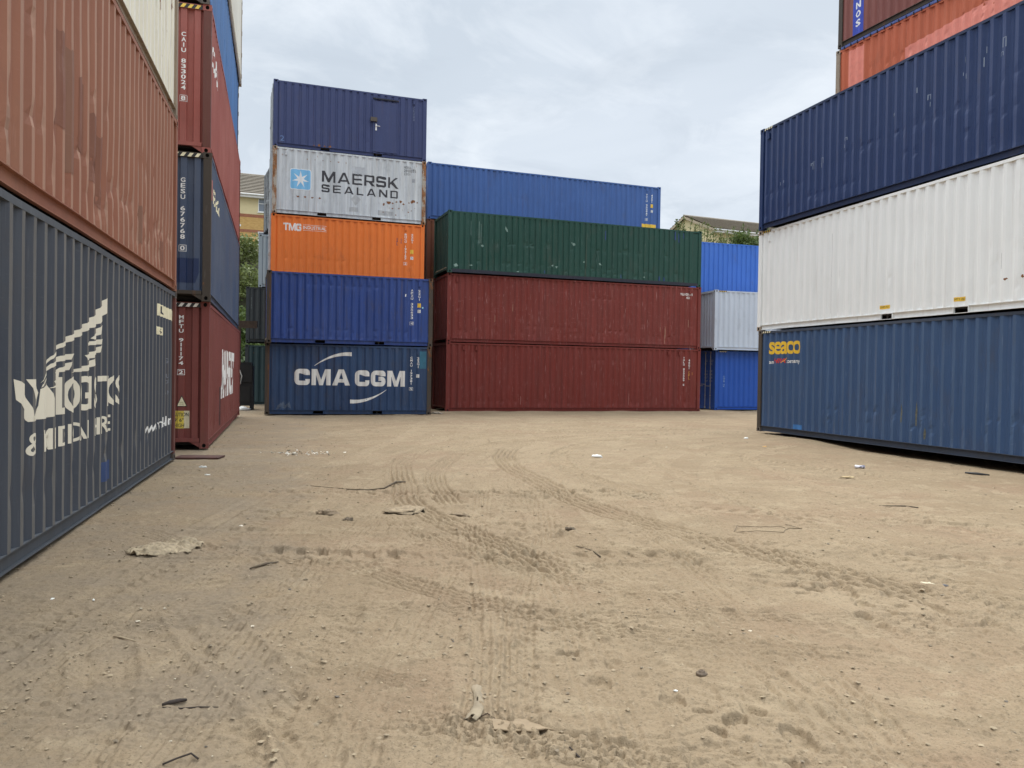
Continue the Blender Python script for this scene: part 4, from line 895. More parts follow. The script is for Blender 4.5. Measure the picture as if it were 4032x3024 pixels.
sand = t.mix(t.math('MULTIPLY', t.ramp(t.noise(t.mapping((1,1,1),(3,4,0)), 34, 4, .72), .50, .68), .6), sand, (.185,.142,.092))
sand = t.mix(t.math('MULTIPLY', t.ramp(t.noise(t.mapping((1,1,1),(5,4,0)), 75, 3, .7), .60, .78), .45), sand, (.50,.44,.34))
atn = t.n('ShaderNodeAttribute'); atn.attribute_name = 'compact'       # pressed lanes are paler, finer dust
sand = t.mix(t.math('MULTIPLY', atn.outputs['Fac'], .50), sand, (.35,.276,.184))
sand = t.mix(t.math('MULTIPLY', t.ramp(t.noise(t.mapping((1,1,1),(13,4,0)), 14, 5, .75), .54, .64), .5), sand, (.17,.13,.085))
sand = t.mix(t.math('MULTIPLY', t.ramp(t.noise(t.mapping((1,1,1),(23,4,0)), 70, 3, .75), .56, .66), .55), sand, (.12,.092,.062))
# grey stony dirt along the left-hand boxes
sep = t.n('ShaderNodeSeparateXYZ'); t.link(t.co, sep.inputs[0])
lx = t.math('ADD', t.math('ADD', sep.outputs['X'], t.math('MULTIPLY', sep.outputs['Y'], .235)), t.math('MULTIPLY', t.math('SUBTRACT', t.noise(t.mapping((1,1,1),(1,7,0)), .9, 6, .7), .5), 3.6))
gm = t.ramp(t.math('MULTIPLY', lx, -1.0), .02, .60)
gm = t.math('MULTIPLY', gm, t.ramp(t.noise(t.mapping((1,1,1),(8,2,0)), 1.1, 6, .7), .38, .58))
grey = t.mix(t.ramp(t.noise(b0, 30, 4, .7), .4, .7), (.215,.172,.124), (.285,.228,.160))
sand = t.mix(t.math('MULTIPLY', gm, .85), sand, grey)
t.bump(t.math('ADD', t.noise(b0, 30, 6, .72), t.math('MULTIPLY', t.noise(b0, 120, 3, .7), .4)), .6, .022)
me.materials.append(t.out(sand, .95))
t.b.inputs['Specular IOR Level'].default_value = .15

# loose gravel and crumbs
rng = np.random.default_rng(5); N = 30000
rr_ = 2.4*(26/2.4)**(rng.random(N)**1.25); th = np.radians(90 + rng.uniform(-40, 40, N)); sx_ = rr_*np.cos(th); sy_ = rr_*np.sin(th)
dens = np.where(sx_ + .235*sy_ < .1, 1.0, .5)*np.clip((vnoise(sx_*.9, sy_*.9, 91)-.12)*1.7, .05, 1); keep = rng.random(N) < dens
sx_, sy_ = sx_[keep], sy_[keep]; n = len(sx_); sz_ = ground_h(sx_, sy_)
size = (.0026 + .0095*rng.random(n)**5)*(1+.05*np.hypot(sx_, sy_)); kind_ = rng.random(n)
base = np.array([(1,0,0),(-1,0,0),(0,1,0),(0,-1,0),(0,0,1),(0,0,-1),(.62,.62,.55),(-.62,.62,.5),(.62,-.62,.5),(-.62,-.62,.55)]); 
tri = np.array([(4,6,7),(4,7,9),(4,9,8),(4,8,6),(6,0,2),(6,2,7),(7,2,1),(7,1,9),(9,1,3),(9,3,8),(8,3,0),(8,0,6),(5,2,0),(5,1,2),(5,3,1),(5,0,3)])
V = base[None]*rng.uniform(.65, 1.25, (n,10,1))*size[:,None,None]*np.stack([rng.uniform(.7,1.5,n), rng.uniform(.7,1.3,n), rng.uniform(.4,.8,n)],1)[:,None,:]
ang = rng.random(n)*6.28; ca, sa = np.cos(ang)[:,None], np.sin(ang)[:,None]; vx = V[...,0]*ca - V[...,1]*sa; vy = V[...,0]*sa + V[...,1]*ca
V = np.stack([vx + sx_[:,None], vy + sy_[:,None], V[...,2] + sz_[:,None] + size[:,None]*.22], -1).reshape(-1,3)
F = (tri[None] + (np.arange(n)*10)[:,None,None]).reshape(-1,3)
me = bpy.data.meshes.new('gravel'); me.from_pydata(V.tolist(), [], F.tolist())
gcol = [(.31,.245,.16),(.20,.16,.11),(.26,.205,.135),(.52,.46,.36),(.13,.11,.09)]
for i, c_ in enumerate(gcol): me.materials.append(plain('pebble_%d' % i, c_, .85, var=.25, scale=30))
mi = np.searchsorted([.60,.68,.975,.99], kind_); me.polygons.foreach_set('material_index', np.repeat(mi, len(tri)).astype(np.int32))
gr = bpy.data.objects.new('gravel', me); COL.objects.link(gr); tag(gr, 'loose pebbles and crumbs of earth strewn over the sand', 'gravel', kind='stuff')

# ------------------------------------------------------------------ planted bank, houses, hedge
def bank_h(x, y):
    s = (y - .36*x - 49)*.94 + 1.2*math.sin(x*.21)+.8*math.sin(x*.53+1); t_ = min(max(s/13.5, 0), 1); return 10.55*t_*t_*(3-2*t_) - .25
b = MB(); nx, ny = 90, 60; vs = []
for i in range(nx+1):
    for j in range(ny+1):
        x = -90 + 180*i/nx; s = -3 + 26*(j/ny) if j < 46 else 17 + (j-45)**2*.9; y = .36*x + 49 + s/.94; vs.append((x, y, bank_h(x, y) + .12*mnoise.noise((x*.7, y*.7, 0))))
b.add(vs, [(i*(ny+1)+j, (i+1)*(ny+1)+j, (i+1)*(ny+1)+j+1, i*(ny+1)+j+1) for i in range(nx) for j in range(ny)])
t = NT('bank_earth'); n = t.noise(t.co, .9, 6, .65); hb = b.build('hillside', t.out(t.mix(t.ramp(n, .35, .65), (.045,.05,.022), (.085,.085,.045)), .95), smooth=True); hb['kind'] = 'structure'

def leafmat(name, ca, cb):
    t = NT(name); n = t.noise(t.co, 2.2, 4, .6); n2 = t.noise(t.co, 11, 2, .6)
    col = t.mix(t.ramp(n, .32, .68), ca, cb); col = t.mix(t.math('MULTIPLY', t.ramp(n2, .5, .7), .5), col, tuple(min(.3, x*1.5) for x in cb)); t.out(col, .6)
    tr = t.n('ShaderNodeBsdfTranslucent'); t.link(col, tr.inputs['Color']); mx = t.n('ShaderNodeMixShader'); mx.inputs[0].default_value = .28
    t.link(t.b.outputs[0], mx.inputs[1]); t.link(tr.outputs[0], mx.inputs[2]); t.link(mx.outputs[0], t.t.nodes['Material Output'].inputs['Surface']); return t.mat
LM = [leafmat('leaf_mid', (.055,.09,.02), (.115,.165,.04)), leafmat('leaf_dark', (.028,.05,.014), (.060,.095,.028)), leafmat('leaf_pale', (.095,.13,.035), (.19,.23,.075))]
bark = plain('bark', (.09,.07,.05), .9, var=.3, scale=20, bump=.5)
def shrub(loc, rx, ry, h, n, seed, mat, label, cat='shrub', name='shrub', leaf=.11, sprigs=0, group='shrubs on the bank behind the yard'):
    rg = random.Random(seed); root = empty(name, loc); tag(root, label, cat, group)
    b = MB()
    for k in range(5):
        a = rg.uniform(0, 6.28); b.tube([(0,0,-.3), (.2*rx*math.cos(a), .2*ry*math.sin(a), h*.35), (.5*rx*math.cos(a+.3), .5*ry*math.sin(a+.3), h*.75)], [.05,.03,.012], 6)
    tips = []
    for k in range(sprigs):
        x = rg.uniform(-.85,.85)*rx; y = rg.uniform(-.4,.4)*ry; z1 = h*rg.uniform(1.0, 1.35); b.tube([(x*.7, y, h*.4), (x, y, z1)], [.02,.006], 5); tips.append((x*.7, x, y, z1))
    b.build('stem', bark, root)
    cl = []
    for k in range(24):
        a = rg.uniform(0, 6.28); rr2 = math.sqrt(rg.random()); cl.append((rx*rr2*math.cos(a)*.8, ry*rr2*math.sin(a)*.8, h*(.15+.72*rg.random()*(1-.45*rr2)), rg.uniform(.22,.42)))
    vs, fs = [], []
    def leafq(p, s):
        d = Vector((rg.gauss(0,1), rg.gauss(0,1), rg.gauss(.35,.8))).normalized(); u = d.orthogonal().normalized(); w = d.cross(u); u, w = u*math.cos(s*91)+w*math.sin(s*91), w*math.cos(s*91)-u*math.sin(s*91)
        o = len(vs); p = Vector(p); vs.extend([p-u*s, p-w*s*.48, p+u*s, p+w*s*.48]); fs.append((o,o+1,o+2,o+3))
    for k in range(n):
        cx, cy, cz, cr = rg.choice(cl); sc = min(rx, h)*cr*1.5
        d = Vector((rg.gauss(0,1), rg.gauss(0,1), rg.gauss(0,1))).normalized()*sc*rg.random()**.4
        leafq((cx+d.x, cy+d.y, max(.05, cz+d.z*.8)), leaf*rg.uniform(.6,1.3))
    for x0, x1, y, z1 in tips:
        for k in range(26):
            q = rg.uniform(.45, 1); leafq((x0+(x1-x0)*q+rg.gauss(0,.07), y+rg.gauss(0,.07), h*.4+(z1-h*.4)*q), leaf*rg.uniform(.6,1.1))
    b = MB(); b.add(vs, fs); b.build('foliage', mat, root); return root
# left gap, from the alley floor up to the retaining wall
lab = ['low dark shrub at the foot of the bank, end of the left alley', 'dark leafy shrub in the alley gap, just above the lowest one', 'mid green shrub half way up the bank in the left gap',
       'bright green bushy shrub high on the bank in the left gap', 'pale green shrub just below the stone wall at left', 'dark trailing shrub behind the pale grey container at left']
for i, (x, y, rx, h, m) in enumerate(((-15.4,43.6,2.2,2.6,1), (-16.6,45.9,2.2,2.6,1), (-17.6,48.4,2.3,2.6,0), (-18.2,50.6,2.3,2.4,2), (-19.0,52.6,2.4,2.2,2), (-15.2,47.5,2.4,3.0,0))):
    shrub((x, y, bank_h(x, y)-.2), rx, 1.8, h, 4200, 100+i, LM[m], lab[i], leaf=.13)
# hedge in front of the right-hand house
lab = ['loose sprigged shrub against the sky left of the right-hand gable', 'thin climbing shrub in front of the cream gable', 'sparse pale shrub under the gable corner, above the blue container', 'dense olive hedge shrub under the right-hand eaves', 'dense dark hedge shrub at right, beside the white container', 'dense hedge shrub furthest right behind the stacked containers']
for i, (x, y, rx, h, m, n, sp) in enumerate(((14.2,66.6,1.0,2.9,0,500,9), (15.9,66.8,1.1,2.7,2,350,8), (17.3,66.5,1.2,2.3,2,900,7), (19.2,67.2,1.6,2.9,0,5200,6), (21.3,68.0,1.7,3.0,0,6200,4), (23.6,69.2,1.6,3.0,1,5200,3))):
    shrub((x, y, 11.15), rx, .9, h, n, 200+i, LM[m], lab[i], leaf=.12, sprigs=sp, group='hedge shrubs in front of the right-hand house')

def brickmat(name, ca, cb, mortar, sc=1.0, bw=.225, rh=.075):
    t = NT(name); q = t.n('ShaderNodeTexBrick'); q.inputs['Scale'].default_value = 1/sc; q.inputs['Brick Width'].default_value = bw; q.inputs['Row Height'].default_value = rh; q.inputs['Mortar Size'].default_value = .008
    q.inputs['Color1'].default_value = (*ca,1); q.inputs['Color2'].default_value = (*cb,1); q.inputs['Mortar'].default_value = (*mortar,1)
    sp = t.n('ShaderNodeSeparateXYZ'); t.link(t.co, sp.inputs[0]); cm = t.n('ShaderNodeCombineXYZ'); t.link(t.math('ADD', sp.outputs['X'], sp.outputs['Y']), cm.inputs[0]); t.link(sp.outputs['Z'], cm.inputs[1]); t.link(cm.outputs[0], q.inputs['Vector'])
    n = t.noise(t.co, 1.4, 4, .65); return t.out(t.mix(t.math('MULTIPLY', t.ramp(n, .58, .75), .45), q.outputs['Color'], (.30,.20,.09)), .9)
yb = brickmat('yellow_brick', (.62,.38,.13), (.50,.28,.085), (.50,.36,.17)); rb = brickmat('red_brick', (.36,.13,.065), (.28,.095,.05), (.33,.19,.12))
render_c = plain('cream_render', (.68,.58,.34), .9, var=.05, scale=1.5); upvc = plain('white_upvc', (.78,.78,.76), .4, var=.03); gut = plain('fascia_white', (.70,.69,.66), .5, var=.08)
brd = plain('barge_brown', (.42,.34,.24), .7, var=.12)
t = NT('window_glass'); t.out((.16,.19,.23), .08); glass = t.mat; glass.node_tree.nodes['Principled BSDF'].inputs['Specular IOR Level'].default_value = .8
t = NT('roof_tiles'); n = t.noise(t.co, 1.5, 5, .65); n2 = t.noise(t.mapping((14,14,14)), 1, 2); rt = t.out(t.mix(t.ramp(n2, .35, .65), t.mix(t.ramp(n, .35, .65), (.20,.172,.138), (.27,.24,.195)), (.33,.295,.24)), .9)
def house(loc, yaw, Lh, Wd, wallh, rise, storeys, seed, label, windows, bands):
    root = empty('house', loc, R(yaw)); tag(root, label, 'house', 'houses on the bank')
    b = MB(); b.box(-Lh/2, Lh/2, 0, Wd, 0, wallh-storeys, 0); b.build('lower_wall', yb, root)
    b = MB(); b.box(-Lh/2, Lh/2, 0, Wd, wallh-storeys, wallh)
    for sx in (-1, 1): b.add([(sx*Lh/2, 0, wallh), (sx*Lh/2, Wd, wallh), (sx*Lh/2, Wd/2, wallh+rise)], [(0,1,2)])
    b.build('wall', render_c, root)
    for z0, z1 in bands:
        b = MB(); b.box(-Lh/2-.012, Lh/2+.012, -.012, Wd+.012, z0, z1); b.build('brick_band', rb, root)
    rf = None
    for sy in (0, 1):        # two slopes laid in overlapping courses
        b = MB(); nc = 13; ey = -.42 if sy == 0 else Wd+.42; ez = wallh - .42*rise/(Wd/2)
        ry, rz = Wd/2, wallh+rise+.06
        for k in range(nc):
            f0, f1 = k/nc, (k+1)/nc; lift = .13
            y0, z0 = ey+(ry-ey)*f0, ez+(rz-ez)*f0+.09; y1, z1 = ey+(ry-ey)*f1, ez+(rz-ez)*f1+.09
            xa, xb = -Lh/2-.28, Lh/2+.28
            ov = -.10 if sy == 0 else .10; zo = -.10*rise/(Wd/2)
            b.add([(xa,y0+ov,z0+lift+zo),(xb,y0+ov,z0+lift+zo),(xb,y1,z1+.012),(xa,y1,z1+.012),(xa,y0+ov,z0+lift+zo-.03),(xb,y0+ov,z0+lift+zo-.03),(xb,y0,z0+lift-.03),(xa,y0,z0+lift-.03),(xa,y0,z0-.04),(xb,y0,z0-.04)], [(0,1,2,3),(4,5,1,0),(7,6,5,4),(8,9,6,7)])
        rf = b.build('roof', rt, root)
    b = MB(); b.tube([(-Lh/2-.28, Wd/2, wallh+rise+.17), (Lh/2+.28, Wd/2, wallh+rise+.17)], .12, 8); b.build('ridge_tiles', rt, root)
    b = MB()
    b.box(-Lh/2-.28, Lh/2+.28, -.44, -.40, wallh-.38, wallh-.12); b.box(-Lh/2-.28, Lh/2+.28, -.40, -.006, wallh-.38, wallh-.35)
    b.build('fascia', gut, root)
    b = MB(); b.tube([(-Lh/2-.3, -.50, wallh-.14), (Lh/2+.3, -.50, wallh-.14)], .065, 8); b.build('gutter', upvc, root)
    for sx in (-1, 1):
        for s in (-1, 1):
            b = MB(); x0, x1 = sorted((sx*(Lh/2+.25), sx*(Lh/2+.29))); ya = -.45 if s < 0 else Wd+.45
            z0 = wallh-.42*rise/(Wd/2); b.add([(x0,ya,z0-.16),(x1,ya,z0-.16),(x1,Wd/2,wallh+rise-.10),(x0,Wd/2,wallh+rise-.10),(x0,ya,z0+.08),(x1,ya,z0+.08),(x1,Wd/2,wallh+rise+.14),(x0,Wd/2,wallh+rise+.14)], [(0,1,2,3),(4,7,6,5),(0,4,5,1),(2,6,7,3),(0,3,7,4),(1,5,6,2)])
            b.build('barge_board', brd, root)
    for (x0, x1, z0, z1) in windows:
        b = MB(); b.box(x0, x1, -.03, .02, z0, z0+.06); b.box(x0, x1, -.03, .02, z1-.06, z1); b.box(x0, x0+.06, -.03, .02, z0+.06, z1-.06); b.box(x1-.06, x1, -.03, .02, z0+.06, z1-.06); zm = z0+(z1-z0)*.62
        b.box(x0+.06, x1-.06, -.025, .02, zm-.025, zm+.025); w = b.build('window', upvc, root)
        b = MB(); b.box(x0+.06, x1-.06, -.012, .016, z0+.06, zm-.025); b.box(x0+.06, x1-.06, -.012, .016, zm+.025, z1-.06); b.build('pane', glass, w)
        b = MB(); b.box(x0-.06, x1+.06, -.09, .01, z0-.07, z0-.002); b.build('sill', upvc, w)
    return root
# left house: front wall on y = 66 at x = -22.8
hl = house((-20.2, 66.95, 10.5), 20, 15, 8.5, 5.72, 2.35, 1.70, 1, 'cream and yellow brick house with red bands, behind the left gap', [(-1.35,-.35,4.25,5.38),(-1.35,-.35,1.4,2.6),(-5.6,-4.6,4.25,5.38),(2.6,3.6,4.25,5.38)], [(3.76,4.02),(2.50,2.74)])
b = MB(); b.box(-2.95,-2.70,-.03,.01,2.95,3.12); b.build('vent_cover', upvc, hl)
hr = house((23.6, 74.4, 10.25), 23, 12, 8.6, 4.75, 1.72, 4.7, 2, 'cream rendered house with a gable end, beyond the hedge at right', [(-1.5,-.4,2.6,3.8),(2.2,3.3,2.6,3.8)], [])
# retaining wall of stone blocks at the top of the bank
b = MB(); rg = random.Random(3); z = 9.35
for k in range(6):
    x = -14 + rg.uniform(0,.3)
    while x < 14:
        l = rg.uniform(.45,.8); b.box(x, x+l-.02, rg.uniform(-.03,.0), .4, z, z+.215); x += l
    z += .23
wl_ = b.build('retaining_wall', plain('grey_stone', (.24,.22,.185), .95, var=.3, scale=5, bump=.5), None); wl_.location = (-20.2, 62.0, 0); wl_.rotation_euler = (0,0,R(20)); tag(wl_, 'grey stone block retaining wall above the shrubs at left', 'wall')

# ---- things standing in the left alley
rw = plain('rusty_wood', (.06,.04,.027), .9, var=.35, scale=9); blk = plain('black_plastic', (.009,.009,.009), .7, var=.3)
rt_ = empty('timber_frame', (-11.35, 32.8, -.03), R(12)); tag(rt_, 'dark timber post with a crosspiece in the left alley', 'post')
b = MB(); b.box(-.12,.10,-.1,.1,0,3.35); b.build('post', rw, rt_); b = MB(); b.box(-.2,.75,-.115,-.10,3.32,3.62); b.box(-.2,.75,-.10,.1,3.36,3.62); b.build('crosspiece', rw, rt_)
cb = empty('machine_cabinet', (-10.82, 32.2, -.03), R(14)); tag(cb, 'tall black machine cabinet with a pale hose in the left alley', 'machine')
b = MB(); b.box(-.34,.30,-.3,.4,.15,1.75); b.box(-.28,.24,-.24,.34,1.75,1.9); b.build('body', blk, cb)
b = MB(); b.box(-.36,.26,-.34,-.301,1.1,1.78); b.box(-.24,.2,-.33,-.301,.3,.95); b.build('panel', plain('black_panel', (.014,.013,.012), .8), cb)
b = MB(); b.tube([(-.4,-.36,1.7),(-.22,-.42,1.62),(-.12,-.43,1.35),(-.16,-.42,1.05),(-.3,-.40,.85),(-.33,-.38,.7)], .022, 8); b.build('hose', plain('pale_hose', (.5,.5,.46), .5), cb, smooth=True)
b = MB(); b.box(-.34,-.22,-.3,.4,0,.15); b.box(.18,.30,-.3,.4,0,.15); b.build('foot', blk, cb)

# ------------------------------------------------------------------ litter on the sand
def sheet(name, pts_fn, nu, nv, mat, loc, rz, label, cat, thick=.004, smooth=True, group=None):
    """thin sheet with real thickness from a (u,v) -> point function, ragged where the function returns None"""
    b = MB(); idx = {}; vs = []
    for i in range(nu+1):
        for j in range(nv+1):
            p = pts_fn(i/nu, j/nv)
            if p is not None: idx[i,j] = len(vs); vs.append(Vector(p))
    n = len(vs); fs = []; cnt = {}
    for i in range(nu):
        for j in range(nv):
            q = [(i,j),(i+1,j),(i+1,j+1),(i,j+1)]
            if all(k in idx for k in q):
                f = [idx[k] for k in q]; fs.append(tuple(f))
                for a, c_ in zip(f, f[1:]+f[:1]): cnt[(a,c_)] = 1
    low = [v - Vector((0,0,thick)) for v in vs]; F = fs + [tuple(n+k for k in reversed(f)) for f in fs]
    for (a, c_) in cnt:
        if (c_, a) not in cnt: F.append((a, n+a, n+c_, c_))
    b.add(vs+low, F); o = b.build(name, mat, None, smooth); o.location = (loc[0], loc[1], gz(*loc)+ (loc[2] if len(loc) > 2 else 0)); o.rotation_euler = (0,0,rz); tag(o, label, cat, group); return o
def gzl(*a): return gz(a[0], a[1])
N3 = lambda x, y, s: mnoise.noise(Vector((x, y, s)))
def _sheet(name, fn, nu, nv, mat, loc, rz, label, cat, **k):
    z = k.pop('z', 0); o = sheet(name, fn, nu, nv, mat, loc[:2], rz, label, cat, **k); o.location.z += z; return o
rag = plain('dirty_sack', (.31,.25,.165), .9, var=.35, scale=14, bump=.4)
def f_rag(u, v):
    x = (u-.5)*.62; y = (v-.5)*.52; e = .5 + .5*abs(u-.5)*2; 
    if abs(v-.5) > .5 - .34*abs(u-.5)**1.3*2 - .06*N3(u*7, v*2, 3): return None
    r = abs(N3(u*6, v*6, 1))*.075 + abs(N3(u*15, v*15, 2))*.04 + .018*abs(math.sin(9*u+5*v)); lift = .06*max(0, u-.72)*2 + .05*max(0, .2-u)*2
    return (x + .02*N3(u*9,v*9,5), y + .02*N3(u*9,v*9,6), .006 + r*(1-1.2*abs(v-.5)) + lift*abs(v-.4))
_sheet('torn_sack', f_rag, 46, 34, rag, (-3.03, 6.98), R(52), 'crumpled dusty sack lying flat near the dark navy container', 'sack', thick=.006)
barkc = plain('grey_cardboard', (.27,.22,.15), .9, var=.2, scale=12, bump=.3)
def f_bark(u, v):
    w = .027 + .005*math.sin(u*5+1) + .006*N3(u*6, 0, 1)
    x = (v-.5)*2*w + .02*math.sin(u*4); y = (u-.5)*.40
    if 0.52 < u < .60 and .30 < v < .42: return None
    if u < .1 and .42 < v < .58: return None
    return (x, y, .004 + .011*(1-(2*v-1)**2) + .004*max(0, .15-u)*6 + .004*N3(u*9, v*5, 4))
_sheet('flattened_tube', f_bark, 34, 14, barkc, (-.155, 3.82), R(-4), 'narrow flattened strip of grey card on the near sand, pointing away', 'cardboard', thick=.004)
b = MB(); b.tube([(-.20,3.69,.012+gz(-.2,3.69)),(-.17,3.71,.02+gz(-.17,3.71)),(-.14,3.70,.012+gz(-.14,3.70)),(-.09,3.70,.014+gz(-.09,3.7)),(-.055,3.71,.008+gz(-.05,3.71))], .0035, 6); tag(b.build('twig', plain('twig_brown', (.09,.06,.04), .9)), 'thin curved twig under the end of the grey card strip', 'twig')
crust = plain('sand_card', (.27,.205,.132), .95, var=.15, scale=15, bump=.3)
def f_crk(u, v):
    x = (u-.5)*.36; y = (v-.5)*.15; edge = .03 + .05*abs(N3(u*5, 0, 7)) + .10*math.exp(-((u-.42)/.08)**2)*0
    if v < .12 + .55*max(0, u-.72) + .5*max(0,.22-u) + .05*N3(u*6, 1, 2): return None
    return (x, y, .004 + .020*max(0, (.30-v))*(.6+.4*math.sin(u*8+1)) + .022*math.exp(-((v-.1)/.25)**2)*abs(N3(u*3.3,0,5)) + .002*N3(u*20,v*20,3))
_sheet('buried_board', f_crk, 50, 18, crust, (.08, 3.60), R(2), 'half buried sandy board with a curled broken edge in the foreground', 'board', thick=.007)
stk = plain('dark_stick', (.035,.025,.02), .85, var=.4, scale=30)
def stick(name, pts, r, mat, label, cat, n=7):
    b = MB(); b.tube([(x, y, gz(x, y)+h) for x, y, h in pts], r, n); return tag(b.build(name, mat, None, True), label, cat)
stick('stick', [(-1.62,3.70,.010),(-1.59,3.715,.014),(-1.555,3.745,.014),(-1.53,3.765,.010)], [.007,.011,.010,.006], stk, 'short dark split stick at lower left of the sand', 'stick')
stick('root', [(-1.60,3.66,.003),(-1.53,3.70,.006),(-1.44,3.70,.004),(-1.36,3.715,.004)], [.003,.004,.004,.002], stk, 'thin dark root just right of the short split stick', 'root')
stick('wire', [(-1.37,3.14,.006),(-1.33,3.18,.02),(-1.28,3.20,.03),(-1.24,3.17,.01)], .004, stk, 'bent dark wire at the bottom edge of the photo', 'wire')
rope = plain('dirt_rope', (.10,.075,.05), .9, var=.3, scale=20)
stick('hose', [(-2.82,10.94,.006),(-2.5,10.80,.010),(-2.15,10.63,.010),(-1.89,10.55,.010),(-1.72,10.78,.012),(-1.62,11.2,.016),(-1.52,11.63,.010)], [.003,.004,.006,.008,.010,.015,.008], rope, 'long dark hose bent in a shallow V on the open sand', 'hose')
wpts = []
for k in range(23):
    a = 6.0*k/22 + .3; wpts.append((2.62+.27*math.cos(a)+.02*math.sin(5*a), 8.27+.17*math.sin(a), .012+.012*math.sin(3*a)))
wpts += [(2.95,8.35,.01),(3.05,8.25,.02),(2.98,8.55,.01)]
stick('wire_loop', wpts, .0035, plain('wire_brown', (.16,.12,.08), .9), 'loop of thin brown wire lying on the sand at right', 'wire')
stick('twig', [(4.62,9.9,.006),(4.9,9.82,.012),(5.05,9.78,.008)], [.004,.008,.006], stk, 'straight dark twig on the sand right of the wire loop', 'twig')
stick('twig', [(.27,3.36,.004),(.30,3.31,.012),(.34,3.24,.004)], [.003,.005,.003], stk, 'small dark twig at the bottom centre of the photo', 'twig')
stick('stick', [(-2.06,6.28,.006),(-1.98,6.42,.012),(-1.9,6.5,.008)], [.006,.012,.006], rope, 'short brown stick right of the crumpled sack', 'stick')
stick('twig', [(-2.35,4.70,.006),(-2.28,4.66,.01),(-2.18,4.62,.006)], [.004,.006,.003], plain('pale_twig', (.38,.30,.2), .9), 'pale broken twig on the stony ground at left', 'twig')
stick('twig', [(.62,7.35,.006),(.75,7.15,.012),(.80,6.95,.012)], [.003,.006,.008], rope, 'curled dark twig left of the wire loop', 'twig')
stick('metal_strip', [(7.78,13.55,.008),(7.94,13.47,.014),(8.10,13.38,.008)], [.02,.026,.012], plain('black_strip', (.015,.014,.014), .5), 'flat black strip on the sand near the steel blue container', 'strip')
# hub cap
cp = empty('hub_cap', (1.04, 4.22, gz(1.04,4.22)), .3); tag(cp, 'round rusty metal cap half sunk in the sand', 'cap'); cm = plain('cap_rust', (.12,.085,.055), .7, var=.3, scale=60)
b = MB(); prof_ = [(.030,0),(.031,.012),(.026,.016),(.018,.016),(.017,.026),(.011,.028),(.010,.022),(0.0001,.022)]; vs, fs = [], []
for r_, z_ in prof_: vs += [(r_*math.cos(2*math.pi*k/18), r_*math.sin(2*math.pi*k/18), z_) for k in range(18)]
for i in range(len(prof_)-1): fs += [(i*18+k, i*18+(k+1)%18, (i+1)*18+(k+1)%18, (i+1)*18+k) for k in range(18)]
b.add(vs, fs); b.build('cap_body', cm, cp, True)
# white bag, can and scraps
bagm = plain('white_plastic', (.80,.80,.76), .35, var=.06, scale=8)
def lump(name, loc, size, mat, seed, label, cat, rz=0, amp=.35):
    b = MB(); vs, fs = [], []; nu, nv = 18, 10
    for j in range(nv+1):
        th_ = math.pi*j/nv
        for i in range(nu):
            ph = 2*math.pi*i/nu; d = Vector((math.sin(th_)*math.cos(ph), math.sin(th_)*math.sin(ph), math.cos(th_))); k = 1 + amp*N3(d.x*2.3+seed, d.y*2.3, seed+d.z*2) + amp*.5*abs(N3(d.x*6, d.y*6+seed, d.z*6))
            vs.append((d.x*size[0]*k, d.y*size[1]*k, max(-.2*size[2], d.z*size[2]*k)))
    for j in range(nv): fs += [(j*nu+i, (j+1)*nu+i, (j+1)*nu+(i+1)%nu, j*nu+(i+1)%nu) for i in range(nu)]
    b.add(vs, fs); o = b.build(name, mat, None, True); o.location = (loc[0], loc[1], gz(*loc)+size[2]*.25); o.rotation_euler = (0,0,rz); return tag(o, label, cat)
lump('plastic_bag', (1.67,15.38), (.105,.06,.035), bagm, 3, 'small white plastic bag out on the open sand', 'bag', -.4)
lump('foam_scrap', (6.12,20.61), (.06,.04,.03), bagm, 5, 'white foam scrap beside the corner of the steel blue container', 'scrap', .2)
lump('paper_scrap', (3.27,6.16), (.05,.02,.012), plain('pale_paper', (.62,.55,.40), .8), 7, 'torn pale paper scrap on the sand, left of the grey pebble', 'paper', -.3, .8)
lump('stone', (3.37,6.12), (.032,.02,.013), plain('grey_stone_small', (.10,.095,.10), .5), 8, 'smooth grey pebble beside the torn pale paper scrap', 'stone')
lump('leaf', (5.3,12.46), (.10,.05,.02), plain('dry_leaf', (.42,.32,.18), .8), 9, 'curled dry leaf on the sand below the crushed can', 'leaf', -.3, .8)
dk = plain('dark_clod', (.13,.10,.07), .95, var=.4, scale=30, bump=.6); db_ = plain('brown_clod', (.25,.19,.125), .95, var=.4, scale=25, bump=.6)
lump('earth_clod', (-2.05,8.85), (.11,.06,.03), db_, 11, 'flat brown lump of matted debris, left of the sand heap', 'clod', .1, .7)
lump('earth_clod', (-1.75,8.56), (.05,.035,.028), dk, 12, 'small dark clod just right of the matted debris', 'clod', .5, .7)
lump('earth_heap', (-1.22,9.15), (.22,.2,.03), plain('heap_earth', (.31,.24,.155), .95, var=.35, scale=22, bump=.8), 13, 'low crumbly heap of darker earth on the open sand', 'heap', .2, .6)
lump('earth_clod', (-.56,8.9), (.12,.04,.022), db_, 14, 'long thin brown clod right of the crumbly heap', 'clod', -.5, .8)
lump('earth_clod', (.62,8.1), (.05,.03,.022), dk, 15, 'brown clod alone on the sand in the middle', 'clod', 0, .9)
lump('stone', (-2.72,8.0), (.02,.018,.014), plain('white_stone', (.62,.58,.5), .7), 16, 'small white stone by the tyre line at left', 'stone')
lump('stone', (-2.83,4.05), (.018,.014,.012), plain('beige_stone', (.34,.29,.2), .8), 17, 'rounded beige stone near the left edge of the photo', 'stone')
lump('rag', (-6.15,30.2), (.16,.1,.06), plain('pale_rag', (.5,.46,.4), .9, var=.3), 18, 'muddy pale rag in the gap beside the lower wine red container', 'rag', 0, .9) if False else None
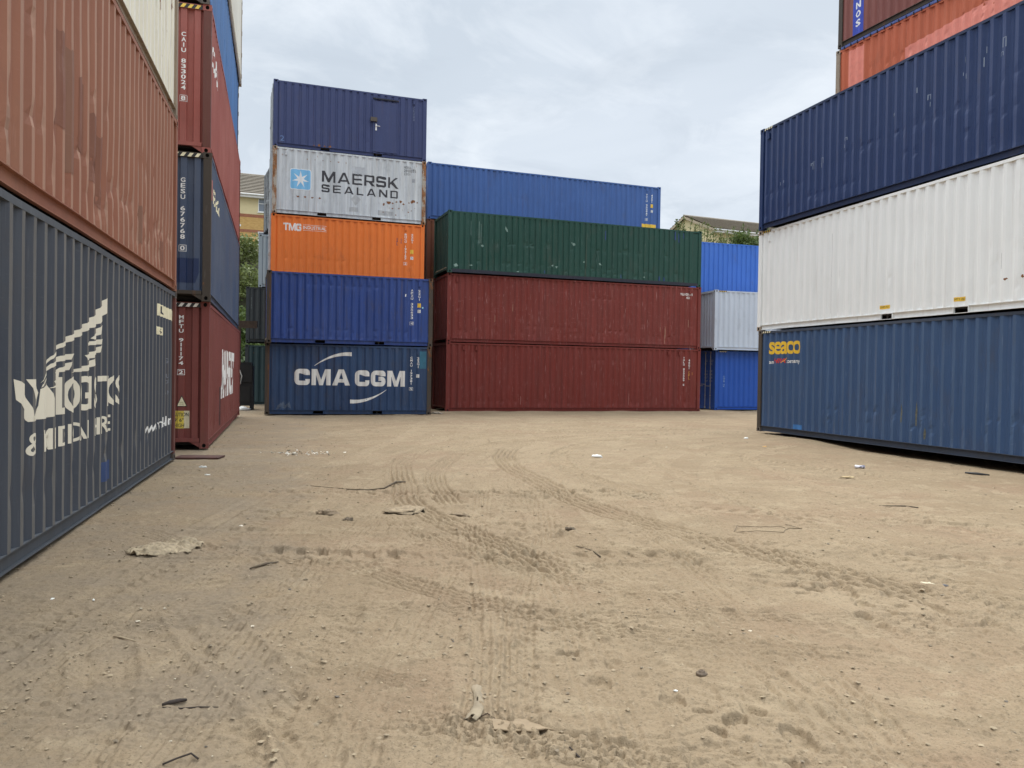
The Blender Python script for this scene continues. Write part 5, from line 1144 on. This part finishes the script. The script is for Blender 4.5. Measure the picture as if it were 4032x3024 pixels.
lump('rag', (-2.98,31.2), (.22,.12,.05), plain('muddy_rag', (.32,.27,.21), .9, var=.4, scale=12), 19, 'muddy rag on the ground in the gap between the two bottom containers', 'rag', 0, .9)
lump('white_sack', (-10.75,31.4), (.32,.22,.12), bagm, 20, 'white plastic sack on the ground at the end of the left alley', 'sack', .2, .6)
cn = empty('drink_can', (6.18, 14.01, gz(6.18,14.01)+.033), R(-8)); tag(cn, 'crushed white and grey drink can on its side on the sand', 'can')
b = MB(); vs, fs = [], []; nu = 20; pr_ = [(-.085,.0),(-.085,.024),(-.078,.031),(-.04,.033),(0,.027),(.03,.032),(.075,.033),(.082,.026),(.085,.025),(.085,.0)]
for x_, r_ in pr_: vs += [(x_, (r_+.0001)*math.cos(2*math.pi*k/nu), (r_+.0001)*math.sin(2*math.pi*k/nu)*(.85 if abs(x_) < .05 else 1)) for k in range(nu)]
for i in range(len(pr_)-1): fs += [(i*nu+k, i*nu+(k+1)%nu, (i+1)*nu+(k+1)%nu, (i+1)*nu+k) for k in range(nu)]
b.add(vs, fs); t = NT('can_print'); n = t.noise(t.mapping((20,8,8)), 1.2, 2); b.build('can_body', t.out(t.mix(t.ramp(n, .52, .56), (.74,.73,.78), (.25,.24,.30)), .3, .25), cn, True)
b = MB(); b.add([(.0852, .024*math.cos(2*math.pi*k/16), .024*math.sin(2*math.pi*k/16)) for k in range(16)], [tuple(range(16))]); b.build('can_lid', M['galv'], cn)
# rusty plate by the left corner
b = MB(); b.box(-.35,.42,-.22,.22,0,.03); o = b.build('steel_plate', plain('plate_rust', (.075,.03,.022), .8, var=.3)); o.location = (-5.62,14.2,gz(-5.62,14.2)+.005); o.rotation_euler = (0,0,.1); tag(o, 'dark rusty steel plate on the ground before the oxide red container', 'plate')
# small scraps
for i, (x, y, s, m_, lb_) in enumerate(((-5.02,12.9,.055,bagm,'white scrap lying at the corner of the dark navy container'), (-4.6,12.0,.04,bagm,'small pale scrap on the grey dirt by the dark navy container'),  (-3.15,5.45,.016,bagm,'white sliver on stony ground near the left edge'), (-2.85,5.42,.014,bagm,'short white sliver right of the other on the stony ground'), (.86,4.02,.012,bagm,'tiny white paper bit in the footprints'), (5.8,18.1,.05,plain('orange_scrap',(.6,.36,.14),.7),'small orange scrap on the sand near the steel blue container'))):
    lump('scrap', (x, y), (s, s*.5, s*.35), m_, 30+i, lb_, 'scrap', i*.7, .7)
# broken white rubble on the grey dirt patch: a scatter no one would count
b = MB(); rg = random.Random(12)
for k in range(90):
    x = -4.05 + rg.gauss(0,.35); y = 15.2 + rg.gauss(0,.22); s = rg.uniform(.008,.03); z = gz(x, y); q = [Vector((rg.gauss(0,1), rg.gauss(0,1), rg.gauss(0,.6)))*s + Vector((x, y, z+s*.4)) for _ in range(4)]; b.add(q, [(0,1,2),(0,2,3),(0,3,1),(1,3,2)])
tag(b.build('plaster_rubble', plain('plaster_white', (.66,.62,.54), .9)), 'scatter of broken white plaster on the grey dirt at left', 'rubble', kind='stuff')

# ------------------------------------------------------------------ camera, sun, sky
cam = bpy.data.cameras.new('camera'); co_ = bpy.data.objects.new('camera', cam); COL.objects.link(co_); scene.camera = co_
cam.sensor_width = 36; cam.lens = 27.856; cam.clip_end = 2000; cam.clip_start = .05
pitch, roll = R(.785), R(.906)
fw = Vector((0, math.cos(pitch), -math.sin(pitch))); up0 = Vector((0, math.sin(pitch), math.cos(pitch))); rt0 = Vector((1,0,0))
rt1 = rt0*math.cos(roll) + up0*math.sin(roll); up1 = up0*math.cos(roll) - rt0*math.sin(roll)
co_.matrix_world = Matrix(((rt1.x, up1.x, -fw.x, 0), (rt1.y, up1.y, -fw.y, 0), (rt1.z, up1.z, -fw.z, ZO), (0,0,0,1)))
SUN_EL, SUN_AZ = 60, 336        # azimuth clockwise from the view direction: ahead, veiled by cloud
su = bpy.data.lights.new('sun', 'SUN'); su.energy = 1.9; su.angle = R(34); su.color = (1.0, .95, .87)
so = bpy.data.objects.new('sun', su); COL.objects.link(so)
d = Vector((math.sin(R(SUN_AZ))*math.cos(R(SUN_EL)), math.cos(R(SUN_AZ))*math.cos(R(SUN_EL)), math.sin(R(SUN_EL))))
so.rotation_euler = d.to_track_quat('Z', 'Y').to_euler(); so.location = d*80
w = bpy.data.worlds.new('World'); scene.world = w; w.use_nodes = True; nt = w.node_tree; bg = nt.nodes['Background']; bg.inputs['Strength'].default_value = .1
def wn(ty, **k):
    q = nt.nodes.new(ty)
    for a, v in k.items(): setattr(q, a, v)
    return q
sky = wn('ShaderNodeTexSky'); sky.sky_type = 'NISHITA'; sky.sun_disc = False; sky.sun_elevation = R(SUN_EL); sky.sun_rotation = R(SUN_AZ)
tc = wn('ShaderNodeTexCoord'); sp = wn('ShaderNodeSeparateXYZ'); nt.links.new(tc.outputs['Generated'], sp.inputs[0])
def wm(op, a, b=None):
    q = wn('ShaderNodeMath', operation=op)
    for i, c_ in enumerate((a, b)):
        if c_ is None: continue
        if isinstance(c_, (int, float)): q.inputs[i].default_value = c_
        else: nt.links.new(c_, q.inputs[i])
    return q.outputs[0]
zz = wm('ADD', wm('MAXIMUM', sp.outputs['Z'], 0), .16); cx = wm('DIVIDE', sp.outputs['X'], zz); cy = wm('DIVIDE', sp.outputs['Y'], zz)
cb_ = wn('ShaderNodeCombineXYZ'); nt.links.new(cx, cb_.inputs[0]); nt.links.new(cy, cb_.inputs[1])
def wnoise(sc, det, rough, dist, loc):
    m = wn('ShaderNodeMapping'); m.inputs['Location'].default_value = loc; nt.links.new(cb_.outputs[0], m.inputs['Vector'])
    q = wn('ShaderNodeTexNoise'); q.inputs['Scale'].default_value = sc; q.inputs['Detail'].default_value = det; q.inputs['Roughness'].default_value = rough; q.inputs['Distortion'].default_value = dist
    nt.links.new(m.outputs[0], q.inputs['Vector']); return q.outputs['Fac']
def wramp(f, els):
    q = wn('ShaderNodeValToRGB'); cr = q.color_ramp
    while len(cr.elements) < len(els): cr.elements.new(.5)
    for e, (p, c_) in zip(cr.elements, els): e.position = p; e.color = (*c_, 1)
    nt.links.new(f, q.inputs['Fac']); return q.outputs['Color']
def wmix(f, a, b, bt='MIX'):
    q = wn('ShaderNodeMix', data_type='RGBA', blend_type=bt)
    for i, c_ in ((0, f), (6, a), (7, b)):
        if isinstance(c_, (int, float)): q.inputs[i].default_value = c_
        elif isinstance(c_, tuple): q.inputs[i].default_value = (*c_, 1)
        else: nt.links.new(c_, q.inputs[i])
    return q.outputs[2]
CL = 1.0
cl = wramp(wnoise(.42, 5, .52, .6, (3.2,1.4,0)), [(.36,(.49,.545,.605)), (.50,(.57,.62,.68)), (.66,(.67,.715,.765))])
puff = wramp(wnoise(2.1, 8, .62, .6, (7,2,0)), [(.47,(0,0,0)), (.66,(1,1,1))]); cl = wmix(wm('MULTIPLY', puff, .6), cl, (.71,.75,.79))
dark = wramp(wnoise(1.7, 8, .62, .9, (1,9,0)), [(.50,(0,0,0)), (.66,(1,1,1))]); cl = wmix(wm('MULTIPLY', dark, .42), cl, (.42,.47,.53))
zen = wramp(sp.outputs['Z'], [(0.0,(1,1,1)), (.42,(1,1,1)), (.75,(3.1,3.05,2.95))]); cl = wmix(1.0, cl, zen, 'MULTIPLY')
cl10 = wmix(1.0, cl, (10,10,10), 'MULTIPLY')
nt.links.new(wmix(.93, sky.outputs['Color'], cl10), bg.inputs['Color'])
vs_ = scene.view_settings; scene.display_settings.display_device = 'sRGB'; vs_.view_transform = 'Standard'; vs_.look = 'None'; vs_.gamma = 1; vs_.use_curve_mapping = False; vs_.exposure = .43
scene.cycles.max_bounces = 6; scene.cycles.diffuse_bounces = 4; scene.cycles.use_denoising = True
